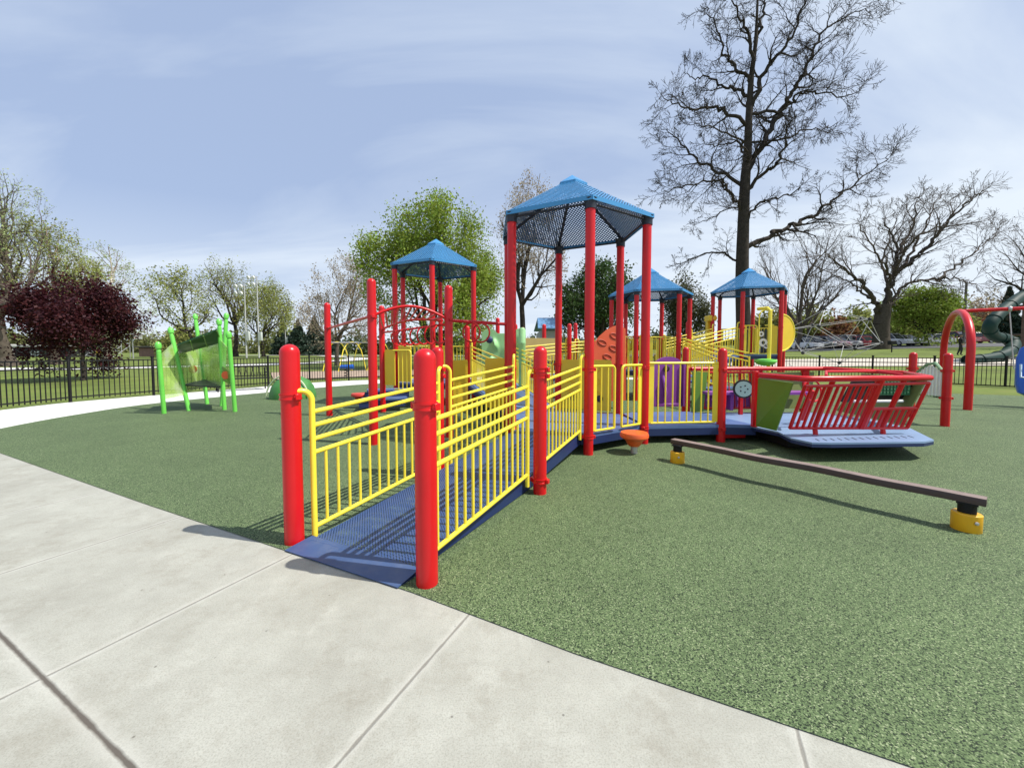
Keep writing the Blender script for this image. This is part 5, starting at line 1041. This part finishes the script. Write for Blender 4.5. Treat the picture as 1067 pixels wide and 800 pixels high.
# far yellow swings
def far_swing(x0, x1, Y, ytop, label, arches):
    a = at((x0+x1)/2, 380, Y); z0 = zt(a.x, Y); t = thing('swing_set', label, 'swing set', (a.x, Y, z0), 'far yellow arch swings'); zt_ = at(x0, ytop, Y).z
    X0, X1 = at(x0, 360, Y).x, at(x1, 360, Y).x; b = MB(); b.tube([(X0, Y, zt_), (X1, Y, zt_)], .05, 8); b.build('top_bar', GALV, t)
    for x in arches:
        X = at(x, 360, Y).x; P = [(X-.75, Y-.5, z0), (X-.5, Y-.25, zt_-.5)]+[(X-.45*math.cos(k*PI/8), Y, zt_-.35+.4*math.sin(k*PI/8)) for k in range(1, 8)]+[(X+.5, Y+.25, zt_-.5), (X+.75, Y+.5, z0)]
        b = MB(); b.tube(P, .032, 8); b.build('arch_leg', YEL, t)
    return t
far_swing(343, 374, 26, 357, 'yellow arched swing set seen left of the tall ladder posts', (351, 367)); far_swing(374, 402, 28, 357, 'yellow arched swing set seen just right of the tall ladder post', (380, 396))
c = at(361, 384, 21); c.z = zt(c.x, 21); sr = thing('spring_rider', 'small blue rocking toy on the wood chips behind the fence', 'spring rider', c); b = MB(); b.tube([c+Vector((.1*math.cos(k*.9), .1*math.sin(k*.9), .02*k)) for k in range(22)], .02, 6); b.build('spring', BLACK, sr); b = MB(); b.rings([[c+Vector((x, w*math.cos(t), .55+hh*math.sin(t))) for t in [2*PI*k/12 for k in range(12)]] for x, w, hh in ((-.36, .03, .03), (-.3, .12, .10), (0, .15, .12), (.22, .12, .13), (.4, .06, .14))]); b.build('seat', SWINGB, sr)
# ------------------------------------------------------------------ tube slide and tower
ts = thing('tube_slide', 'dark green spiral tube slide beyond the fence on the right', 'slide', (at(1040, 375, 25).x, 25, .3))
SPTS = [(1085, 300, 26.5), (1066, 308, 25.6), (1052, 318, 24.9), (1038, 330, 24.3), (1031, 341, 24.2), (1036, 350, 24.6), (1048, 353, 25.0), (1056, 358, 24.8), (1052, 366, 24.2), (1040, 371.5, 23.8), (1024, 374.5, 23.6), (1008, 376, 23.6)]
P = catmull([at(*q) for q in SPTS], 6); b = MB(); 
for i in range(0, len(P)-1):
    pass
b.tube(P, .32, 18, caps=False); tb = b.build('tube', TUBEG, ts)
for i in range(5, len(P)-3, 7):
    d = (P[i+1]-P[i]).normalized(); b = MB(); b.lathe(P[i], [(.32, -.05), (.36, -.05), (.36, .05), (.32, .05)], 18, d, False); b.build('flange', TUBEG, tb)
b = MB(); d = (P[-1]-P[-2]).normalized(); b.lathe(P[-1], [(.32, -.03), (.38, 0), (.32, .03)], 18, d, False); b.build('exit_lip', TUBEG, tb)
tw = thing('timber_tower', 'brown timber play tower with dark roof at the right edge beyond the fence', 'play tower', (at(1085, 375, 26).x, 26, .3))
for x, Y, yt in ((1066, 25.5, 288), (1100, 25.5, 288), (1068, 28, 292), (1100, 28, 292)):
    p = at(x, 370, Y); b = MB(); zz = at(x, yt, Y).z; b.box((p.x, Y, (zz+.2)/2), (.22, .22, zz-.2)); b.build('post', WOODP, tw)
p, q = at(1064, 320, 26.7), at(1104, 320, 26.7)
for z in (2.6, 4.6): b = MB(); b.box(((p.x+q.x)/2, 26.7, z), (q.x-p.x, 2.6, .12)); b.build('platform', WOODP, tw)
for z in (1.0, 3.2, 3.8): b = MB(); b.box(((p.x+q.x)/2, 25.4, z), (q.x-p.x, .06, .5)); b.build('side_board', DGREEN, tw)
# climbing net
dn0 = at(868, 378, 25); dn0.z = zt(dn0.x, 25); cn = thing('climbing_net', 'pale grey geodesic climbing frame beyond the right fence', 'climbing frame', dn0)
Rn = 2.6; phi = (1+5**.5)/2; ic = [Vector(v).normalized() for v in ((-1, phi, 0), (1, phi, 0), (-1, -phi, 0), (1, -phi, 0), (0, -1, phi), (0, 1, phi), (0, -1, -phi), (0, 1, -phi), (phi, 0, -1), (phi, 0, 1), (-phi, 0, -1), (-phi, 0, 1))]
rotm = Matrix.Rotation(.5, 3, 'X') @ Matrix.Rotation(.4, 3, 'Z'); cc = at(867, 350, 25); ic = [rotm@v*Rn*.95 for v in ic]; ln0 = [(i, j) for i in range(12) for j in range(i+1, 12) if (ic[i]-ic[j]).length < Rn*1.05]; ic = [cc+Vector((v.x, v.y, v.z*.72)) for v in ic]
b = MB(); nb_ = []
for i in range(12):
    for j in range(i+1, 12):
        if (i, j) in ln0 and max(ic[i].z, ic[j].z) > dn0.z+.1:
            p, q = ic[i].copy(), ic[j].copy(); b = MB(); p.z = max(p.z, dn0.z); q.z = max(q.z, dn0.z); b.tube([p, q], .017, 8); b.build('strut', ROPEW, cn)
for v in ic:
    if v.z > dn0.z: b = MB(); b.lathe(v-Vector((0, 0, .11)), [(.02, 0), (.09, .05), (.11, .11), (.09, .17), (.02, .22)], 12); b.build('node_ball', BLKP, cn)
ctr = cc
for k in range(12):
    if k % 2 == 0: b = MB(); b.tube([ic[k] if ic[k].z > dn0.z else dn0, ctr+Vector((0, 0, -.4))], .011, 6); b.build('rope', ROPEW, cn)
# ------------------------------------------------------------------ people far away
SKIN = mat('skin', (.42, .25, .17), .6, .05)
def person(loc, h, rz, top, trou, hair, label):
    J = {'pel': (0, 0, .52), 'che': (0, .01, .70), 'nec': (0, .01, .83), 'hd': (0, -.01, .90), 'ht': (0, 0, .96), 'shl': (-.11, 0, .79), 'shr': (.11, 0, .79), 'ell': (-.15, .02, .62), 'elr': (.15, .02, .62), 'wrl': (-.14, -.07, .50), 'wrr': (.14, -.07, .50), 'hal': (-.13, -.10, .46), 'har': (.13, -.10, .46), 'hil': (-.055, 0, .49), 'hir': (.055, 0, .49), 'knl': (-.06, -.05, .27), 'knr': (.06, .03, .27), 'anl': (-.06, -.02, .04), 'anr': (.06, .10, .04), 'tol': (-.06, -.09, .012), 'tor': (.06, .04, .012)}
    Ed = [('pel', 'che'), ('che', 'nec'), ('nec', 'hd'), ('hd', 'ht'), ('che', 'shl'), ('che', 'shr'), ('shl', 'ell'), ('ell', 'wrl'), ('wrl', 'hal'), ('shr', 'elr'), ('elr', 'wrr'), ('wrr', 'har'), ('pel', 'hil'), ('pel', 'hir'), ('hil', 'knl'), ('knl', 'anl'), ('anl', 'tol'), ('hir', 'knr'), ('knr', 'anr'), ('anr', 'tor')]
    Rd = dict(pel=.075, che=.085, nec=.035, hd=.052, ht=.045, shl=.045, shr=.045, ell=.03, elr=.03, wrl=.022, wrr=.022, hal=.022, har=.022, hil=.06, hir=.06, knl=.042, knr=.042, anl=.028, anr=.028, tol=.02, tor=.02)
    ks = list(J); R = Matrix.Rotation(rz, 3, 'Z'); me = bpy.data.meshes.new('body'); me.from_pydata([R@(Vector(J[k])*h) for k in ks], [(ks.index(a), ks.index(b)) for a, b in Ed], [])
    o = bpy.data.objects.new('body', me); COL.objects.link(o); o.modifiers.new('s', 'SKIN'); o.modifiers.new('d', 'SUBSURF').levels = 2
    for k, sv in zip(ks, me.skin_vertices[0].data): sv.radius = (Rd[k]*h, Rd[k]*h); sv.use_root = k == 'pel'
    bpy.context.view_layer.update(); ev = bpy.data.meshes.new_from_object(o.evaluated_get(bpy.context.evaluated_depsgraph_get())); bpy.data.objects.remove(o)
    for m in (SKIN, top, trou): ev.materials.append(m)
    for p in ev.polygons: z = p.center.z/h; p.material_index = 0 if (z > .84 or (z < .53 and abs((R.transposed()@p.center).x) > .105*h)) else (1 if z > .51 else 2); p.use_smooth = True
    t = thing('person', label, 'person', loc); bo = bpy.data.objects.new('body', ev); COL.objects.link(bo); bo.parent = t
    b = MB(); c = Vector(loc)+Vector((0, 0, .945*h)); b.lathe(c-Vector((0, 0, .02*h)), [(.062*h, 0), (.064*h, .02*h), (.05*h, .055*h), (.01*h, .072*h)], 14); b.build('hair', hair, t)
p = at(1000, 378, 30.5); p.z = zt(p.x, 30.5)+.02; person(p, 1.72, .6, BLACK, mat('charcoal_trousers', (.03, .03, .035), .8), BLKP, 'person in dark clothes standing beyond the fence, seen inside the red arch')
p = at(103, 380, 40); p.z = zt(p.x, 40)+.02; person(p, 1.55, 0, mat('yellow_shirt', (.75, .5, .05), .8), mat('charcoal_trousers', (.03, .03, .035), .8), BLKP, 'person in a yellow top far behind the left fence by the bleachers')
